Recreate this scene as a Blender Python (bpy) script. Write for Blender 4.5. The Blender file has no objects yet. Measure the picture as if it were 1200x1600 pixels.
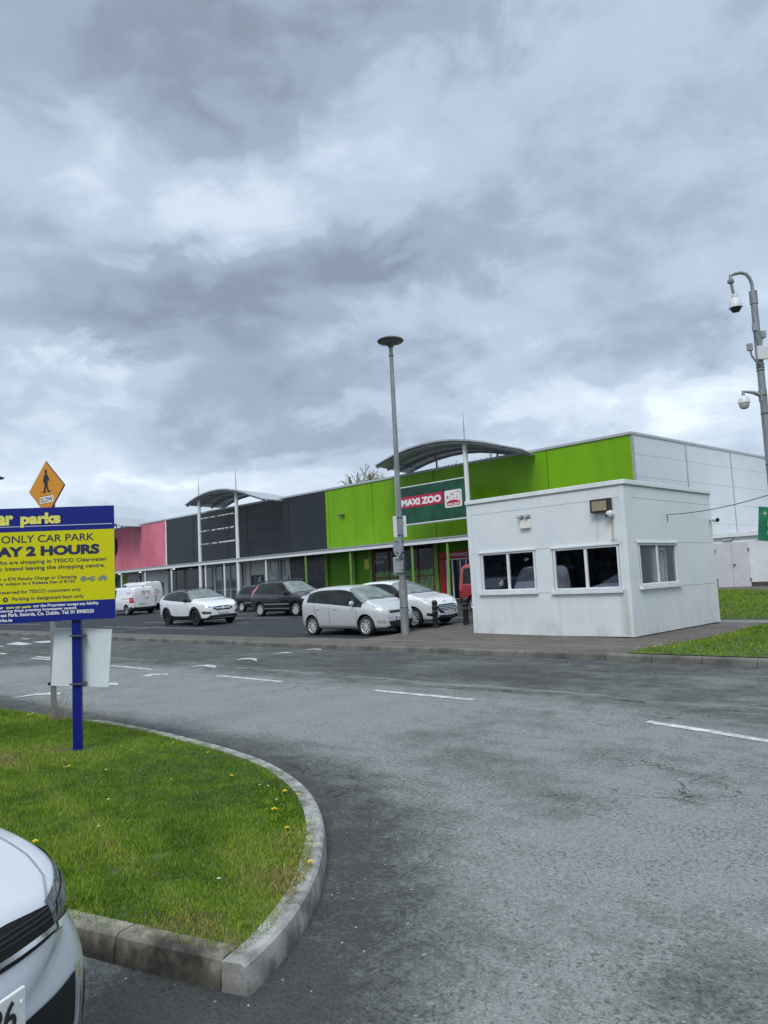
import bpy, bmesh, math, random
import numpy as np
from mathutils import Vector, Matrix
from mathutils.bvhtree import BVHTree
from mathutils.geometry import delaunay_2d_cdt
R = math.radians
scn = bpy.context.scene
COL = scn.collection
random.seed(7)
rng = np.random.default_rng(11)

# ------------------------------------------------------------------ camera
# world: X runs along the retail units (to the right), Y away from the road, Z up
HEAD = 44.7
cam = bpy.data.cameras.new("camera")
cam.sensor_fit = 'VERTICAL'
cam.sensor_height = 36.0
cam.lens = 1170 / 1600 * 36.0
cam.clip_start = 0.05
cam.clip_end = 3000
camo = bpy.data.objects.new("camera", cam)
COL.objects.link(camo)
camo.matrix_world = Matrix.Translation((0, 0, 1.68)) @ Matrix.Rotation(R(HEAD), 4, 'Z') @ Matrix.Rotation(R(95.4), 4, 'X') @ Matrix.Rotation(R(-2.82), 4, 'Z')
scn.camera = camo
scn.view_settings.view_transform = 'Standard'
scn.view_settings.look = 'None'
scn.view_settings.exposure = 0.28
scn.view_settings.gamma = 1.0
scn.render.resolution_x, scn.render.resolution_y = 768, 1024
scn.render.engine = 'CYCLES'
scn.cycles.max_bounces = 6
scn.cycles.use_denoising = True


# ------------------------------------------------------------------ node helper
class NT:
    def __init__(s, tree):
        s.t = tree
        s.n = tree.nodes
        s.l = tree.links

    def new(s, typ, ins=None, **kw):
        n = s.n.new(typ)
        for k, v in kw.items():
            setattr(n, k, v)
        for k, v in (ins or {}).items():
            s.put(n.inputs[k], v)
        return n

    def put(s, sock, v):
        if isinstance(v, bpy.types.NodeSocket):
            s.l.new(v, sock)
        else:
            sock.default_value = v

    def m(s, op, a, b=0.0, c=0.0, clamp=False):
        n = s.new('ShaderNodeMath', operation=op)
        n.use_clamp = clamp
        s.put(n.inputs[0], a)
        s.put(n.inputs[1], b)
        s.put(n.inputs[2], c)
        return n.outputs[0]

    def vm(s, op, a, b=None):
        n = s.new('ShaderNodeVectorMath', operation=op)
        s.put(n.inputs[0], a)
        if b is not None:
            s.put(n.inputs[1], b)
        return n

    def mr(s, v, a, b, c=0.0, d=1.0, smooth=True):
        n = s.new('ShaderNodeMapRange')
        n.interpolation_type = 'SMOOTHSTEP' if smooth else 'LINEAR'
        for i, q in enumerate((v, a, b, c, d)):
            s.put(n.inputs[i], q)
        return n.outputs[0]

    def mix(s, f, a, b, mode='MIX'):
        n = s.new('ShaderNodeMix')
        n.data_type = 'RGBA'
        n.blend_type = mode
        s.put(n.inputs[0], f)
        s.put(n.inputs[6], a)
        s.put(n.inputs[7], b)
        return n.outputs[2]

    def noise(s, vec, scale, detail=4, rough=.55, dist=0.0):
        n = s.new('ShaderNodeTexNoise')
        if vec is not None:
            s.put(n.inputs['Vector'], vec)
        n.inputs['Scale'].default_value = scale
        n.inputs['Detail'].default_value = detail
        n.inputs['Roughness'].default_value = rough
        n.inputs['Distortion'].default_value = dist
        return n.outputs[0]


def c4(c):
    return (c[0], c[1], c[2], 1.0)


def srgb(r, g, b):
    f = lambda v: (v / 255 / 12.92) if v / 255 <= .04045 else ((v / 255 + .055) / 1.055) ** 2.4
    return (f(r), f(g), f(b))


# ------------------------------------------------------------------ sky and sun
SUN_EL, SUN_AZ = 48.0, 150.0        # an overcast sky, the bright part high behind the camera
world = bpy.data.worlds.new("World")
scn.world = world
world.use_nodes = True
w = NT(world.node_tree)
w.n.clear()
wo = w.new('ShaderNodeOutputWorld')
bg = w.new('ShaderNodeBackground')
bg.inputs['Strength'].default_value = 0.1
w.l.new(bg.outputs[0], wo.inputs[0])
sky = w.new('ShaderNodeTexSky', sky_type='NISHITA', sun_disc=False, sun_elevation=R(SUN_EL), sun_rotation=R(SUN_AZ))
tc = w.new('ShaderNodeTexCoord')
D = tc.outputs['Generated']
hr = R(HEAD)
dr = w.vm('DOT_PRODUCT', D, (math.cos(hr), math.sin(hr), 0)).outputs['Value']
df = w.vm('DOT_PRODUCT', D, (-math.sin(hr), math.cos(hr), 0)).outputs['Value']
sx = w.new('ShaderNodeSeparateXYZ')
w.l.new(D, sx.inputs[0])
dz = sx.outputs[2]
az = w.m('ARCTAN2', dr, df)          # azimuth and elevation round the place, radians
el = w.m('ARCSINE', dz)
# cloud sheet coordinates: flattened towards the horizon
den = w.m('ADD', w.m('MAXIMUM', dz, 0.0), .36)
cx = w.new('ShaderNodeCombineXYZ')
w.l.new(w.m('DIVIDE', dr, den), cx.inputs[0])
w.l.new(w.m('DIVIDE', df, den), cx.inputs[1])
P = cx.outputs[0]
n_big = w.noise(P, 1.9, 5, .55, .4)
n_mid = w.noise(P, 4.8, 6, .58, .4)
cell = w.new('ShaderNodeCombineXYZ')
w.l.new(az, cell.inputs[0])
w.l.new(w.m('MULTIPLY', el, 1.7), cell.inputs[1])
n_loc = w.noise(cell.outputs[0], 7.5, 5, .55, .6)
n_loc2 = w.noise(w.vm('ADD', cell.outputs[0], (7.3, 3.1, 0)).outputs[0], 7.5, 5, .55, .6)
azw = w.m('ADD', az, w.m('MULTIPLY', w.m('SUBTRACT', n_loc, .5), .22))
elw = w.m('ADD', el, w.m('MULTIPLY', w.m('SUBTRACT', n_loc2, .5), .16))


def px_dir(x, y):
    a, b = (x - 600) / 1170, (y - 800) / 1170
    cr, sr = math.cos(R(2.82)), math.sin(R(2.82))
    u, v = cr * a - sr * b, -(sr * a + cr * b)
    p = R(5.4)
    d = Vector((u, math.cos(p) - v * math.sin(p), math.sin(p) + v * math.cos(p))).normalized()
    return math.atan2(d.x, d.y), math.asin(d.z)


# cloud banks as they hang in the sky: centre and spread given as bearings, amount (minus = darker)
CLOUDS = [(250, 30, 330, 75, -1.0), (620, 20, 260, 60, -.75), (360, 170, 130, 75, -.75), (150, 130, 170, 60, -.25), (60, 400, 120, 60, -.3),
          (150, 505, 130, 45, -.75), (300, 455, 140, 50, -.9), (450, 440, 130, 55, -.85), (600, 410, 110, 45, -.8), (740, 385, 110, 45, -.6), (300, 530, 260, 35, -.6),
          (420, 600, 170, 34, -.7), (320, 645, 120, 34, -.65), (560, 585, 90, 30, -.4), (460, 690, 170, 36, -.65), (620, 660, 120, 45, -.5),
          (700, 555, 120, 35, -.4), (960, 440, 110, 60, -.4), (1090, 320, 160, 60, -.35), (1060, 530, 110, 40, -.5), (900, 180, 220, 70, -.15),
          (840, 60, 110, 50, .35), (330, 330, 200, 50, .45), (150, 220, 60, 50, .5), (850, 480, 120, 40, .35), (980, 610, 210, 36, .50), (1130, 620, 140, 50, .30),
          (150, 585, 120, 26, .55), (90, 690, 110, 40, .35), (540, 635, 70, 24, .35), (330, 745, 160, 28, .6), (820, 640, 120, 34, .55), (100, 760, 200, 30, .3), (640, 250, 160, 60, .2)]
acc = None
for (x, y, rx, ry, am) in CLOUDS:
    a0, e0 = px_dir(x, y)
    sa, se = rx / 1170 * .85, ry / 1170 * .85
    ta = w.m('POWER', w.m('ABSOLUTE', w.m('DIVIDE', w.m('SUBTRACT', azw, a0), sa)), 2)
    te = w.m('POWER', w.m('ABSOLUTE', w.m('DIVIDE', w.m('SUBTRACT', elw, e0), se)), 2)
    g = w.m('MULTIPLY', w.m('EXPONENT', w.m('MULTIPLY', w.m('ADD', ta, te), -.7)), am)
    acc = g if acc is None else w.m('ADD', acc, g)
lum = w.m('ADD', w.m('MULTIPLY', acc, .37), w.m('ADD', w.m('MULTIPLY', w.m('SUBTRACT', n_big, .5), .55), w.m('MULTIPLY', w.m('SUBTRACT', n_mid, .5), .44)))
lum = w.m('ADD', lum, w.m('MULTIPLY', w.m('SUBTRACT', n_loc, .5), .34))
lum = w.m('ADD', lum, w.m('MULTIPLY', w.m('SUBTRACT', w.noise(w.vm('ADD', P, (3.1, 8.2, 0)).outputs[0], 12.0, 6, .6, .5), .5), .20))
lum = w.m('ADD', lum, .53)
lum = w.m('ADD', lum, w.mr(el, .30, 0.02, 0.0, .12))
ramp = w.new('ShaderNodeValToRGB')
w.l.new(lum, ramp.inputs[0])
cr_ = ramp.color_ramp
cr_.interpolation = 'EASE'
for i, (pos, col) in enumerate([(0.02, srgb(131, 144, 160)), (.28, srgb(152, 166, 184)), (.54, srgb(177, 192, 210)), (.75, srgb(201, 215, 230)), (.95, srgb(229, 239, 247))]):
    e = cr_.elements[i] if i < 2 else cr_.elements.new(pos)
    e.position = pos
    e.color = c4(col)
cl = w.vm('SCALE', ramp.outputs[0])
cl.inputs['Scale'].default_value = 10.0
# overcast: brightest overhead
zen = w.mr(el, R(43), R(75), 1.0, 3.1)
cl2 = w.vm('SCALE', cl.outputs[0])
w.l.new(zen, cl2.inputs['Scale'])
warm = w.mix(w.mr(el, R(42), R(60)), (1, 1, 1, 1), (1.05, 1.0, .93, 1))
thin = w.mix(.94, sky.outputs[0], w.mix(1.0, cl2.outputs[0], warm, 'MULTIPLY'))
w.l.new(thin, bg.inputs['Color'])

sl = bpy.data.lights.new("sun", 'SUN')
sl.energy = 1.5
sl.angle = R(25)
sl.color = (1.0, .965, .92)
so = bpy.data.objects.new("sun", sl)
COL.objects.link(so)
sa_, se_ = R(SUN_AZ), R(SUN_EL)
so.rotation_euler = Vector((-math.sin(sa_) * math.cos(se_), -math.cos(sa_) * math.cos(se_), -math.sin(se_))).to_track_quat('-Z', 'Y').to_euler()


# ------------------------------------------------------------------ materials
def mat(name, col, rough=.6, metal=0.0, spec=.5, var=0.0, vscale=3.0, bump=0.0, bscale=60.0, coat=0.0, ior=None, stretch=None, emit=0.0, col2=None):
    mt = bpy.data.materials.new(name)
    mt.use_nodes = True
    t = NT(mt.node_tree)
    b = t.n['Principled BSDF']
    b.inputs['Roughness'].default_value = rough
    b.inputs['Metallic'].default_value = metal
    b.inputs['Specular IOR Level'].default_value = spec
    if ior:
        b.inputs['IOR'].default_value = ior
    if coat:
        b.inputs['Coat Weight'].default_value = coat
        b.inputs['Coat Roughness'].default_value = .04
    b.inputs['Base Color'].default_value = c4(col)
    if var or bump:
        tcn = t.new('ShaderNodeTexCoord')
        v = tcn.outputs['Object']
        if stretch:
            v = t.vm('MULTIPLY', v, stretch).outputs[0]
        if var:
            nz = t.noise(v, vscale, 5, .6)
            lo = tuple(max(0, q * (1 - var)) for q in (col2 or col))
            hi = tuple(min(1, q * (1 + var * .6)) for q in col)
            cc = t.mix(t.mr(nz, .3, .7), c4(lo), c4(hi))
            t.l.new(cc, b.inputs['Base Color'])
            t.l.new(t.mr(nz, .2, .8, max(0, rough - .1), min(1, rough + .1)), b.inputs['Roughness'])
        if bump:
            bn = t.new('ShaderNodeBump')
            bn.inputs['Strength'].default_value = bump
            bn.inputs['Distance'].default_value = .01
            t.l.new(t.noise(v, bscale, 3, .6), bn.inputs['Height'])
            t.l.new(bn.outputs[0], b.inputs['Normal'])
    if emit:
        b.inputs['Emission Color'].default_value = c4(col)
        b.inputs['Emission Strength'].default_value = emit
    return mt


M = {}
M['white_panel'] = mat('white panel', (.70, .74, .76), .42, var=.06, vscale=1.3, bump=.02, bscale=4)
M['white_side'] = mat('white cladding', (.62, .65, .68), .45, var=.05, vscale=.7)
M['seam'] = mat('panel seam', (.40, .41, .42), .7)
M['trim_white'] = mat('white trim', (.74, .77, .78), .4, var=.08, vscale=4)
M['trim_grey'] = mat('grey flashing', (.36, .38, .40), .45, var=.15, vscale=2)
M['green_panel'] = mat('green cladding', (.165, .375, .004), .42, spec=.25, var=.14, vscale=.9, stretch=(1, 1, .25))
M['green_dark'] = mat('green lower cladding', (.11, .30, .008), .45, spec=.2, var=.10, vscale=.8)
M['green_post'] = mat('green post paint', (.16, .33, .05), .45, var=.08)
M['black_panel'] = mat('charcoal cladding', (.016, .021, .026), .33, spec=.35, var=.25, vscale=.8)
M['black_low'] = mat('dark panel', (.012, .014, .018), .3, var=.2)
M['pink_panel'] = mat('faded pink cladding', (.66, .19, .255), .55, spec=.3, var=.12, vscale=.3, col2=(.54, .12, .18), stretch=(1, 1, .6))
M['glass_shop'] = mat('shop glass', (.22, .275, .26), .06, spec=.8, var=.6, vscale=.9, stretch=(1.6, 1, .35))
M['glass_dark'] = mat('dark window film', (.010, .012, .018), .05, spec=.35, var=.4, vscale=2.5)
M['glass_kiosk'] = mat('kiosk glass', (.006, .007, .014), .03, spec=.35)
M['glass_car'] = mat('tinted car glass', (.018, .022, .022), .03, ior=1.32, var=.6, vscale=3.5)
M['windscreen'] = mat('windscreen glass', (.17, .205, .195), .03, ior=1.7, var=.40, vscale=2.6)
M['black_plastic'] = mat('black plastic', (.014, .014, .015), .45)
M['black_gloss'] = mat('gloss black trim', (.01, .01, .011), .12)
M['chrome'] = mat('chrome', (.75, .76, .78), .12, metal=1.0)
M['rubber'] = mat('tyre rubber', (.016, .016, .017), .75, bump=.2, bscale=90)
M['liner'] = mat('wheel arch liner', (.006, .006, .006), .9)
M['alloy'] = mat('silver alloy', (.62, .63, .64), .35, metal=.3)
M['alloy_dark'] = mat('dark alloy', (.03, .032, .036), .35, metal=.5)
M['paint_white'] = mat('white car paint', (.74, .76, .78), .3, coat=1.0)
M['paint_silver'] = mat('silver car paint', (.56, .57, .58), .34, metal=.25, coat=.9)
M['paint_black'] = mat('black car paint', (.010, .010, .012), .25, coat=1.0)
M['paint_red'] = mat('red car paint', (.33, .028, .032), .35, coat=.8)
M['lamp_glass'] = mat('headlamp glass', (.55, .58, .59), .08, spec=.9, var=.35, vscale=14)
M['lamp_dark'] = mat('dark headlamp glass', (.055, .065, .072), .05, spec=.9, coat=1.0, var=.7, vscale=10)
M['lamp_core'] = mat('headlamp reflector', (.20, .225, .24), .15, metal=.4, var=.6, vscale=16)
M['lamp_red'] = mat('red lamp glass', (.42, .012, .02), .15, spec=.8)
M['lamp_pink'] = mat('bright tail lamp glass', (.70, .13, .16), .2, spec=.6)
M['amber'] = mat('amber lamp glass', (.6, .2, .02), .2)
M['plate_white'] = mat('number plate', (.72, .73, .70), .4)
M['ink'] = mat('dark ink', (.015, .016, .02), .5)
M['eu_blue'] = mat('plate band blue', (.02, .06, .35), .4)
M['galv'] = mat('galvanised steel', (.26, .28, .29), .55, metal=.35, var=.3, vscale=9, stretch=(1, 1, .3), bump=.05, bscale=30)
M['galv_dark'] = mat('dark steel', (.10, .11, .115), .5, metal=.4)
M['sign_back'] = mat('white sign back', (.66, .72, .74), .45, var=.05)
M['sign_grey'] = mat('grey sign back', (.28, .31, .33), .5, var=.1, vscale=5)
M['navy'] = mat('navy sign face', (.010, .020, .20), .45, spec=.2)
M['post_blue'] = mat('blue post paint', (.008, .014, .19), .4, spec=.25, var=.12, vscale=6)
M['yellow'] = mat('yellow sign face', (.60, .58, .006), .45, spec=.2)
M['pale_yellow'] = mat('pale yellow lettering', (.72, .70, .12), .5)
M['sign_ink'] = mat('navy lettering', (.008, .014, .07), .5)
M['white_ink'] = mat('white lettering', (.78, .79, .80), .5)
M['amber_sign'] = mat('amber sign face', (.66, .27, .012), .4)
M['brand_green'] = mat('deep green sign face', (.004, .075, .035), .35, var=.75, vscale=.7)
M['brand_red'] = mat('crimson sign band', (.46, .012, .05), .4)
M['entrance_red'] = mat('red entrance surround', (.36, .010, .016), .4)
M['red_frame'] = mat('red window frame', (.24, .012, .014), .4)
M['grass_print'] = mat('printed grass film', (.15, .30, .09), .35, var=.75, vscale=5, stretch=(3, 1, .5))
M['roof_under'] = mat('roof soffit sheet', (.34, .35, .36), .5, var=.1)
M['roof_edge'] = mat('roof edge metal', (.40, .42, .44), .4)
M['bollard'] = mat('black bollard', (.012, .013, .016), .5)
M['wire'] = mat('black cable', (.02, .02, .022), .6)
M['cam_white'] = mat('white camera housing', (.62, .64, .65), .4)
M['dome_glass'] = mat('dark camera dome', (.02, .02, .022), .06)
M['cream'] = mat('cream panel', (.76, .76, .70), .5)
M['flood_face'] = mat('floodlight grille', (.45, .40, .28), .5, var=.3, vscale=30)
M['bronze'] = mat('bronze housing', (.035, .020, .018), .5)
M['concrete_dark'] = mat('dark plinth', (.07, .065, .06), .85, var=.3)
M['bark'] = mat('bark', (.11, .09, .065), .9, var=.3, vscale=8)
M['bud'] = mat('young leaves', (.25, .23, .08), .7, var=.5, vscale=2)
M['leaf_far'] = mat('dark leaves', (.05, .068, .04), .8, var=.5, vscale=.4)
M['petal'] = mat('dandelion petal', (.86, .64, .012), .6)
M['petal_white'] = mat('daisy petal', (.75, .75, .72), .6)
M['stem'] = mat('flower stem', (.08, .14, .03), .7)
M['straw'] = mat('dry grass', (.38, .30, .17), .8, var=.3, vscale=20)
M['poster_white'] = mat('white poster', (.55, .54, .54), .5)
M['poster_green'] = mat('green poster', (.03, .16, .05), .5)
M['poster_lime'] = mat('lime poster', (.22, .36, .02), .5)
M['poster_blue'] = mat('blue poster', (.28, .38, .56), .5)
M['orange'] = mat('orange shop sign', (.75, .10, .02), .5)
M['skin_tone'] = mat('poster figure', (.24, .10, .08), .6)
M['lamp_lit'] = mat('lit lamp', (1.0, .97, .90), .5, emit=2.0)
M['purple_door'] = mat('pale lilac door paint', (.58, .58, .63), .45, var=.05)


# ------------------------------------------------------------------ mesh builder
class MB:
    def __init__(s):
        s.v = []
        s.f = []
        s.m = []
        s.mi = 0

    def face(s, idx):
        s.f.append(tuple(idx))
        s.m.append(s.mi)

    def box(s, x0, x1, y0, y1, z0, z1, M4=None):
        b = len(s.v)
        p = [(x0, y0, z0), (x1, y0, z0), (x1, y1, z0), (x0, y1, z0), (x0, y0, z1), (x1, y0, z1), (x1, y1, z1), (x0, y1, z1)]
        if M4 is not None:
            p = [tuple(M4 @ Vector(q)) for q in p]
        s.v += p
        for q in ((0, 3, 2, 1), (4, 5, 6, 7), (0, 1, 5, 4), (1, 2, 6, 5), (2, 3, 7, 6), (3, 0, 4, 7)):
            s.face([b + i for i in q])
        return s

    def cyl(s, p0, p1, r0, r1=None, n=16, cap=True):
        r1 = r0 if r1 is None else r1
        return s.tube([p0, p1], [r0, r1], n, cap)

    def tube(s, pts, rad, n=10, cap=True):
        pts = [Vector(p) for p in pts]
        if not isinstance(rad, (list, tuple)):
            rad = [rad] * len(pts)
        d0 = (pts[1] - pts[0]).normalized()
        up = Vector((0, 0, 1)) if abs(d0.z) < .95 else Vector((1, 0, 0))
        a = d0.cross(up).normalized()
        b0 = len(s.v)
        for i, p in enumerate(pts):
            if i == 0:
                d = d0
            elif i == len(pts) - 1:
                d = (pts[i] - pts[i - 1]).normalized()
            else:
                d = ((pts[i + 1] - pts[i]).normalized() + (pts[i] - pts[i - 1]).normalized()).normalized()
            a = (a - d * a.dot(d)).normalized()
            b = d.cross(a)
            for k in range(n):
                t = 2 * math.pi * k / n
                s.v.append(tuple(p + (a * math.cos(t) + b * math.sin(t)) * rad[i]))
        for i in range(len(pts) - 1):
            for k in range(n):
                k2 = (k + 1) % n
                s.face((b0 + i * n + k, b0 + i * n + k2, b0 + (i + 1) * n + k2, b0 + (i + 1) * n + k))
        if cap:
            s.face([b0 + k for k in range(n)][::-1])
            s.face([b0 + (len(pts) - 1) * n + k for k in range(n)])
        return s

    def lathe(s, prof, M4=None, n=24):
        b0 = len(s.v)
        for (r, z) in prof:
            for k in range(n):
                t = 2 * math.pi * k / n
                q = Vector((r * math.cos(t), r * math.sin(t), z))
                s.v.append(tuple(M4 @ q if M4 is not None else q))
        for i in range(len(prof) - 1):
            for k in range(n):
                k2 = (k + 1) % n
                s.face((b0 + i * n + k, b0 + i * n + k2, b0 + (i + 1) * n + k2, b0 + (i + 1) * n + k))
        return s

    def prism(s, poly, f0, f1):
        """poly: 2-D outline; f0, f1 map a 2-D point to the two end faces in 3-D"""
        b = len(s.v)
        n = len(poly)
        s.v += [tuple(f0(p)) for p in poly] + [tuple(f1(p)) for p in poly]
        s.face([b + i for i in range(n)][::-1])
        s.face([b + n + i for i in range(n)])
        for i in range(n):
            j = (i + 1) % n
            s.face((b + i, b + j, b + n + j, b + n + i))
        return s

    def poly(s, pts):
        b = len(s.v)
        s.v += [tuple(p) for p in pts]
        s.face(range(b, b + len(pts)))
        return s

    def build(s, name, mats, parent=None, smooth=False, loc=None, bevel=0.0, ang=35, fix=True):
        me = bpy.data.meshes.new(name)
        me.from_pydata(s.v, [], s.f)
        for mt in (mats if isinstance(mats, (list, tuple)) else [mats]):
            me.materials.append(mt)
        if any(s.m):
            me.polygons.foreach_set('material_index', s.m)
        if fix:
            bm = bmesh.new()
            bm.from_mesh(me)
            bmesh.ops.recalc_face_normals(bm, faces=bm.faces)
            bm.to_mesh(me)
            bm.free()
        o = bpy.data.objects.new(name, me)
        COL.objects.link(o)
        if parent:
            o.parent = parent
        if loc is not None:
            o.location = loc
        if smooth:
            me.polygons.foreach_set('use_smooth', [True] * len(me.polygons))
            me.set_sharp_from_angle(angle=R(ang))
        if bevel:
            bv = o.modifiers.new('edge', 'BEVEL')
            bv.width = bevel
            bv.segments = 2
            bv.limit_method = 'ANGLE'
        me.update()
        return o


def tag(o, label, cat, group=None, kind=None):
    o['label'] = label
    o['category'] = cat
    if group:
        o['group'] = group
    if kind:
        o['kind'] = kind
    return o


def struct(o):
    o['kind'] = 'structure'
    return o


def empty(name, loc=(0, 0, 0), rz=0.0, rx=0.0):
    o = bpy.data.objects.new(name, None)
    o.empty_display_size = .3
    o.location = loc
    o.rotation_euler = (rx, 0, rz)
    COL.objects.link(o)
    return o


def copy_tree(o, parent=None):
    c = o.copy()
    COL.objects.link(c)
    c.parent = parent
    for ch in list(o.children):
        copy_tree(ch, c)
    return c


_font = None


def text_mesh(body, bold=0.0, spacing=1.0, shear=0.0, depth=.002):
    cu = bpy.data.curves.new('lettering', 'FONT')
    cu.body = body
    cu.size = 1.0
    cu.offset = bold
    cu.space_character = spacing
    cu.shear = shear
    cu.extrude = 0.0
    cu.resolution_u = 4
    o = bpy.data.objects.new('lettering', cu)
    COL.objects.link(o)
    dg = bpy.context.evaluated_depsgraph_get()
    me = bpy.data.meshes.new_from_object(o.evaluated_get(dg))
    bpy.data.objects.remove(o)
    bpy.data.curves.remove(cu)
    return me


def text(lines, mt, frame, parent, name='lettering'):
    """lines: (string, x0, x1, z0, z1, bold); x0 None keeps the natural width and ends at x1. frame maps (x, z) to 3-D. ONE lettering mesh."""
    V, F = [], []
    for ln in lines:
        s_, x0, x1, z0, z1, bold = ln[:6]
        me = text_mesh(s_, bold)
        n = len(me.vertices)
        co = np.zeros(n * 3)
        me.vertices.foreach_get('co', co)
        co = co.reshape(-1, 3)
        lo, hi = co.min(0), co.max(0)
        sz = (z1 - z0) / (hi[1] - lo[1])
        if x0 is None:
            sxx = sz * (ln[6] if len(ln) > 6 else 1.0)
            x0 = x1 - sxx * (hi[0] - lo[0])
        elif x1 is None:
            sxx = sz * (ln[6] if len(ln) > 6 else 1.0)
        else:
            sxx = (x1 - x0) / (hi[0] - lo[0])
        b = len(V)
        for p in co:
            V.append(tuple(frame(x0 + (p[0] - lo[0]) * sxx, z0 + (p[1] - lo[1]) * sz)))
        for p in me.polygons:
            F.append(tuple(b + i for i in p.vertices))
        bpy.data.meshes.remove(me)
    me = bpy.data.meshes.new(name)
    me.from_pydata(V, [], F)
    me.materials.append(mt)
    o = bpy.data.objects.new(name, me)
    COL.objects.link(o)
    o.parent = parent
    return o


def O(x, y):
    """a point measured straight ahead of / to the right of the viewer, in scene axes"""
    a = R(HEAD)
    return (x * math.cos(a) - y * math.sin(a), x * math.sin(a) + y * math.cos(a))


def lerp(a, b, t):
    return a + (b - a) * t


def zg(X, Y):
    """height of the ground beyond the far kerb: it climbs gently to the shops"""
    f = min(1, max(0, (X + 13.2) / 4.9))
    za = .12 + .03 * min(max(0, Y - 14.2), 17.6)
    zb = .12 + .034 * min(max(0, Y - 21.0), 15.5)
    return za * (1 - f) + zb * f

# ------------------------------------------------------------------ ground
def gp(px, py, z=0.0):
    """where the line of sight of a point measured on the photograph meets the level z"""
    a, b = (px - 600) / 1170, (py - 800) / 1170
    cr, sr = math.cos(R(2.82)), math.sin(R(2.82))
    u, v = cr * a - sr * b, -(sr * a + cr * b)
    p = R(5.4)
    d = (u, math.cos(p) - v * math.sin(p), math.sin(p) + v * math.cos(p))
    t = (z - 1.68) / d[2]
    return O(d[0] * t, d[1] * t)


def smooth01(x, a, b):
    t = np.clip((x - a) / (b - a), 0, 1)
    return t * t * (3 - 2 * t)


def seg_dist(px, py, path):
    d = np.full(px.shape, 1e9)
    for (x0, y0), (x1, y1) in zip(path[:-1], path[1:]):
        dx, dy = x1 - x0, y1 - y0
        t = np.clip(((px - x0) * dx + (py - y0) * dy) / (dx * dx + dy * dy), 0, 1)
        d = np.minimum(d, np.hypot(px - x0 - t * dx, py - y0 - t * dy))
    return d


def chaikin(pts, n=2, keep=True):
    for _ in range(n):
        q = [pts[0]]
        for a, b in zip(pts[:-1], pts[1:]):
            q.append((a[0] * .75 + b[0] * .25, a[1] * .75 + b[1] * .25))
            q.append((a[0] * .25 + b[0] * .75, a[1] * .25 + b[1] * .75))
        q.append(pts[-1])
        pts = q
    return pts


# foot of the island kerb, corner first, round the bend to the far end; then the short front side
BEND = chaikin([O(*p) for p in [(-.655, 3.27), (-.57, 3.48), (-.49, 3.8), (-.44, 4.2), (-.44, 4.6), (-.47, 5.1), (-.56, 5.6), (-.72, 6.15), (-1.06, 6.86), (-1.38, 7.32), (-1.75, 7.78), (-2.12, 8.18),
                               (-2.6, 8.72), (-3.7, 9.75), (-4.8, 10.65), (-6.15, 11.95), (-9.0, 14.6)]], 2)
FRONT = [O(*p) for p in [(-.655, 3.27), (-1.08, 3.47), (-1.54, 3.71), (-2.6, 4.26), (-4.0, 5.0), (-9.0, 7.6)]]

Xs = np.concatenate([np.arange(-160, -30, 6.0), np.arange(-30, 4, .16), np.arange(4, 61, 6.0)])
Ys = np.concatenate([np.arange(-40, -4, 4.0), np.arange(-4, 13.2, .16), [13.2]])
gx, gy = np.meshgrid(Xs, Ys)


def blob(pts, r, am):
    g = np.zeros(gx.shape)
    for (a, b) in pts:
        c = gp(a, b)
        g = np.maximum(g, np.exp(-(((gx - c[0]) ** 2 + (gy - c[1]) ** 2) / r ** 2)))
    return g * am


dk = seg_dist(gx, gy, BEND)
wear = np.full(gx.shape, .42)
wear += .42 * smooth01(dk, .35, 1.3) * (1 - smooth01(dk, 3.2, 6.0))          # polished lane round the bend
wear -= .22 * (1 - smooth01(dk, .12, .85))                                     # dark unworn strip by the kerb
wear -= .10 * smooth01(gy, 8.2, 9.2)
# dark rough patches and pale polished tongues where the photograph has them
wear += blob([(1130, 1570), (1200, 1540)], .35, -.28) + blob([(740, 1190), (820, 1215), (880, 1250)], .55, -.28)
wear += blob([(690, 1150), (750, 1130), (800, 1125)], .8, -.25) + blob([(980, 1180), (1060, 1195), (1150, 1215)], .7, -.22)
wear += blob([(590, 1120), (520, 1105), (650, 1110)], .9, .15) + blob([(420, 1120), (330, 1105), (260, 1095)], .8, .12)
wear += blob([(1180, 1095), (1130, 1065)], .5, .25) + blob([(940, 1120), (1000, 1085)], .6, .10)
wear += blob([(1000, 1430), (960, 1500)], .35, -.10) + blob([(1130, 1420), (1180, 1440)], .4, -.12)
wear += blob([(600, 1030), (800, 1050)], 1.2, -.10) + blob([(100, 1060), (40, 1070)], 1.2, -.12)
wear += blob([(200, 1560), (300, 1580)], .5, -.30)
wear = np.clip(wear, 0, 1)
ny, nx = gx.shape
hump = .065 * np.exp(-((gx + 14.95) / .55) ** 2) * smooth01(gy, 4.9, 5.6) * (1 - smooth01(gy, 12.4, 13.1))


def hump_z(X, Y):
    s1 = min(1, max(0, (Y - 4.9) / .7))
    s2 = 1 - min(1, max(0, (Y - 12.4) / .7))
    return .065 * math.exp(-((X + 14.95) / .55) ** 2) * (s1 * s1 * (3 - 2 * s1)) * (s2 * s2 * (3 - 2 * s2))


idx = np.arange(nx * ny).reshape(ny, nx)
quads = np.stack([idx[:-1, :-1], idx[:-1, 1:], idx[1:, 1:], idx[1:, :-1]], -1).reshape(-1, 4)


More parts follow.
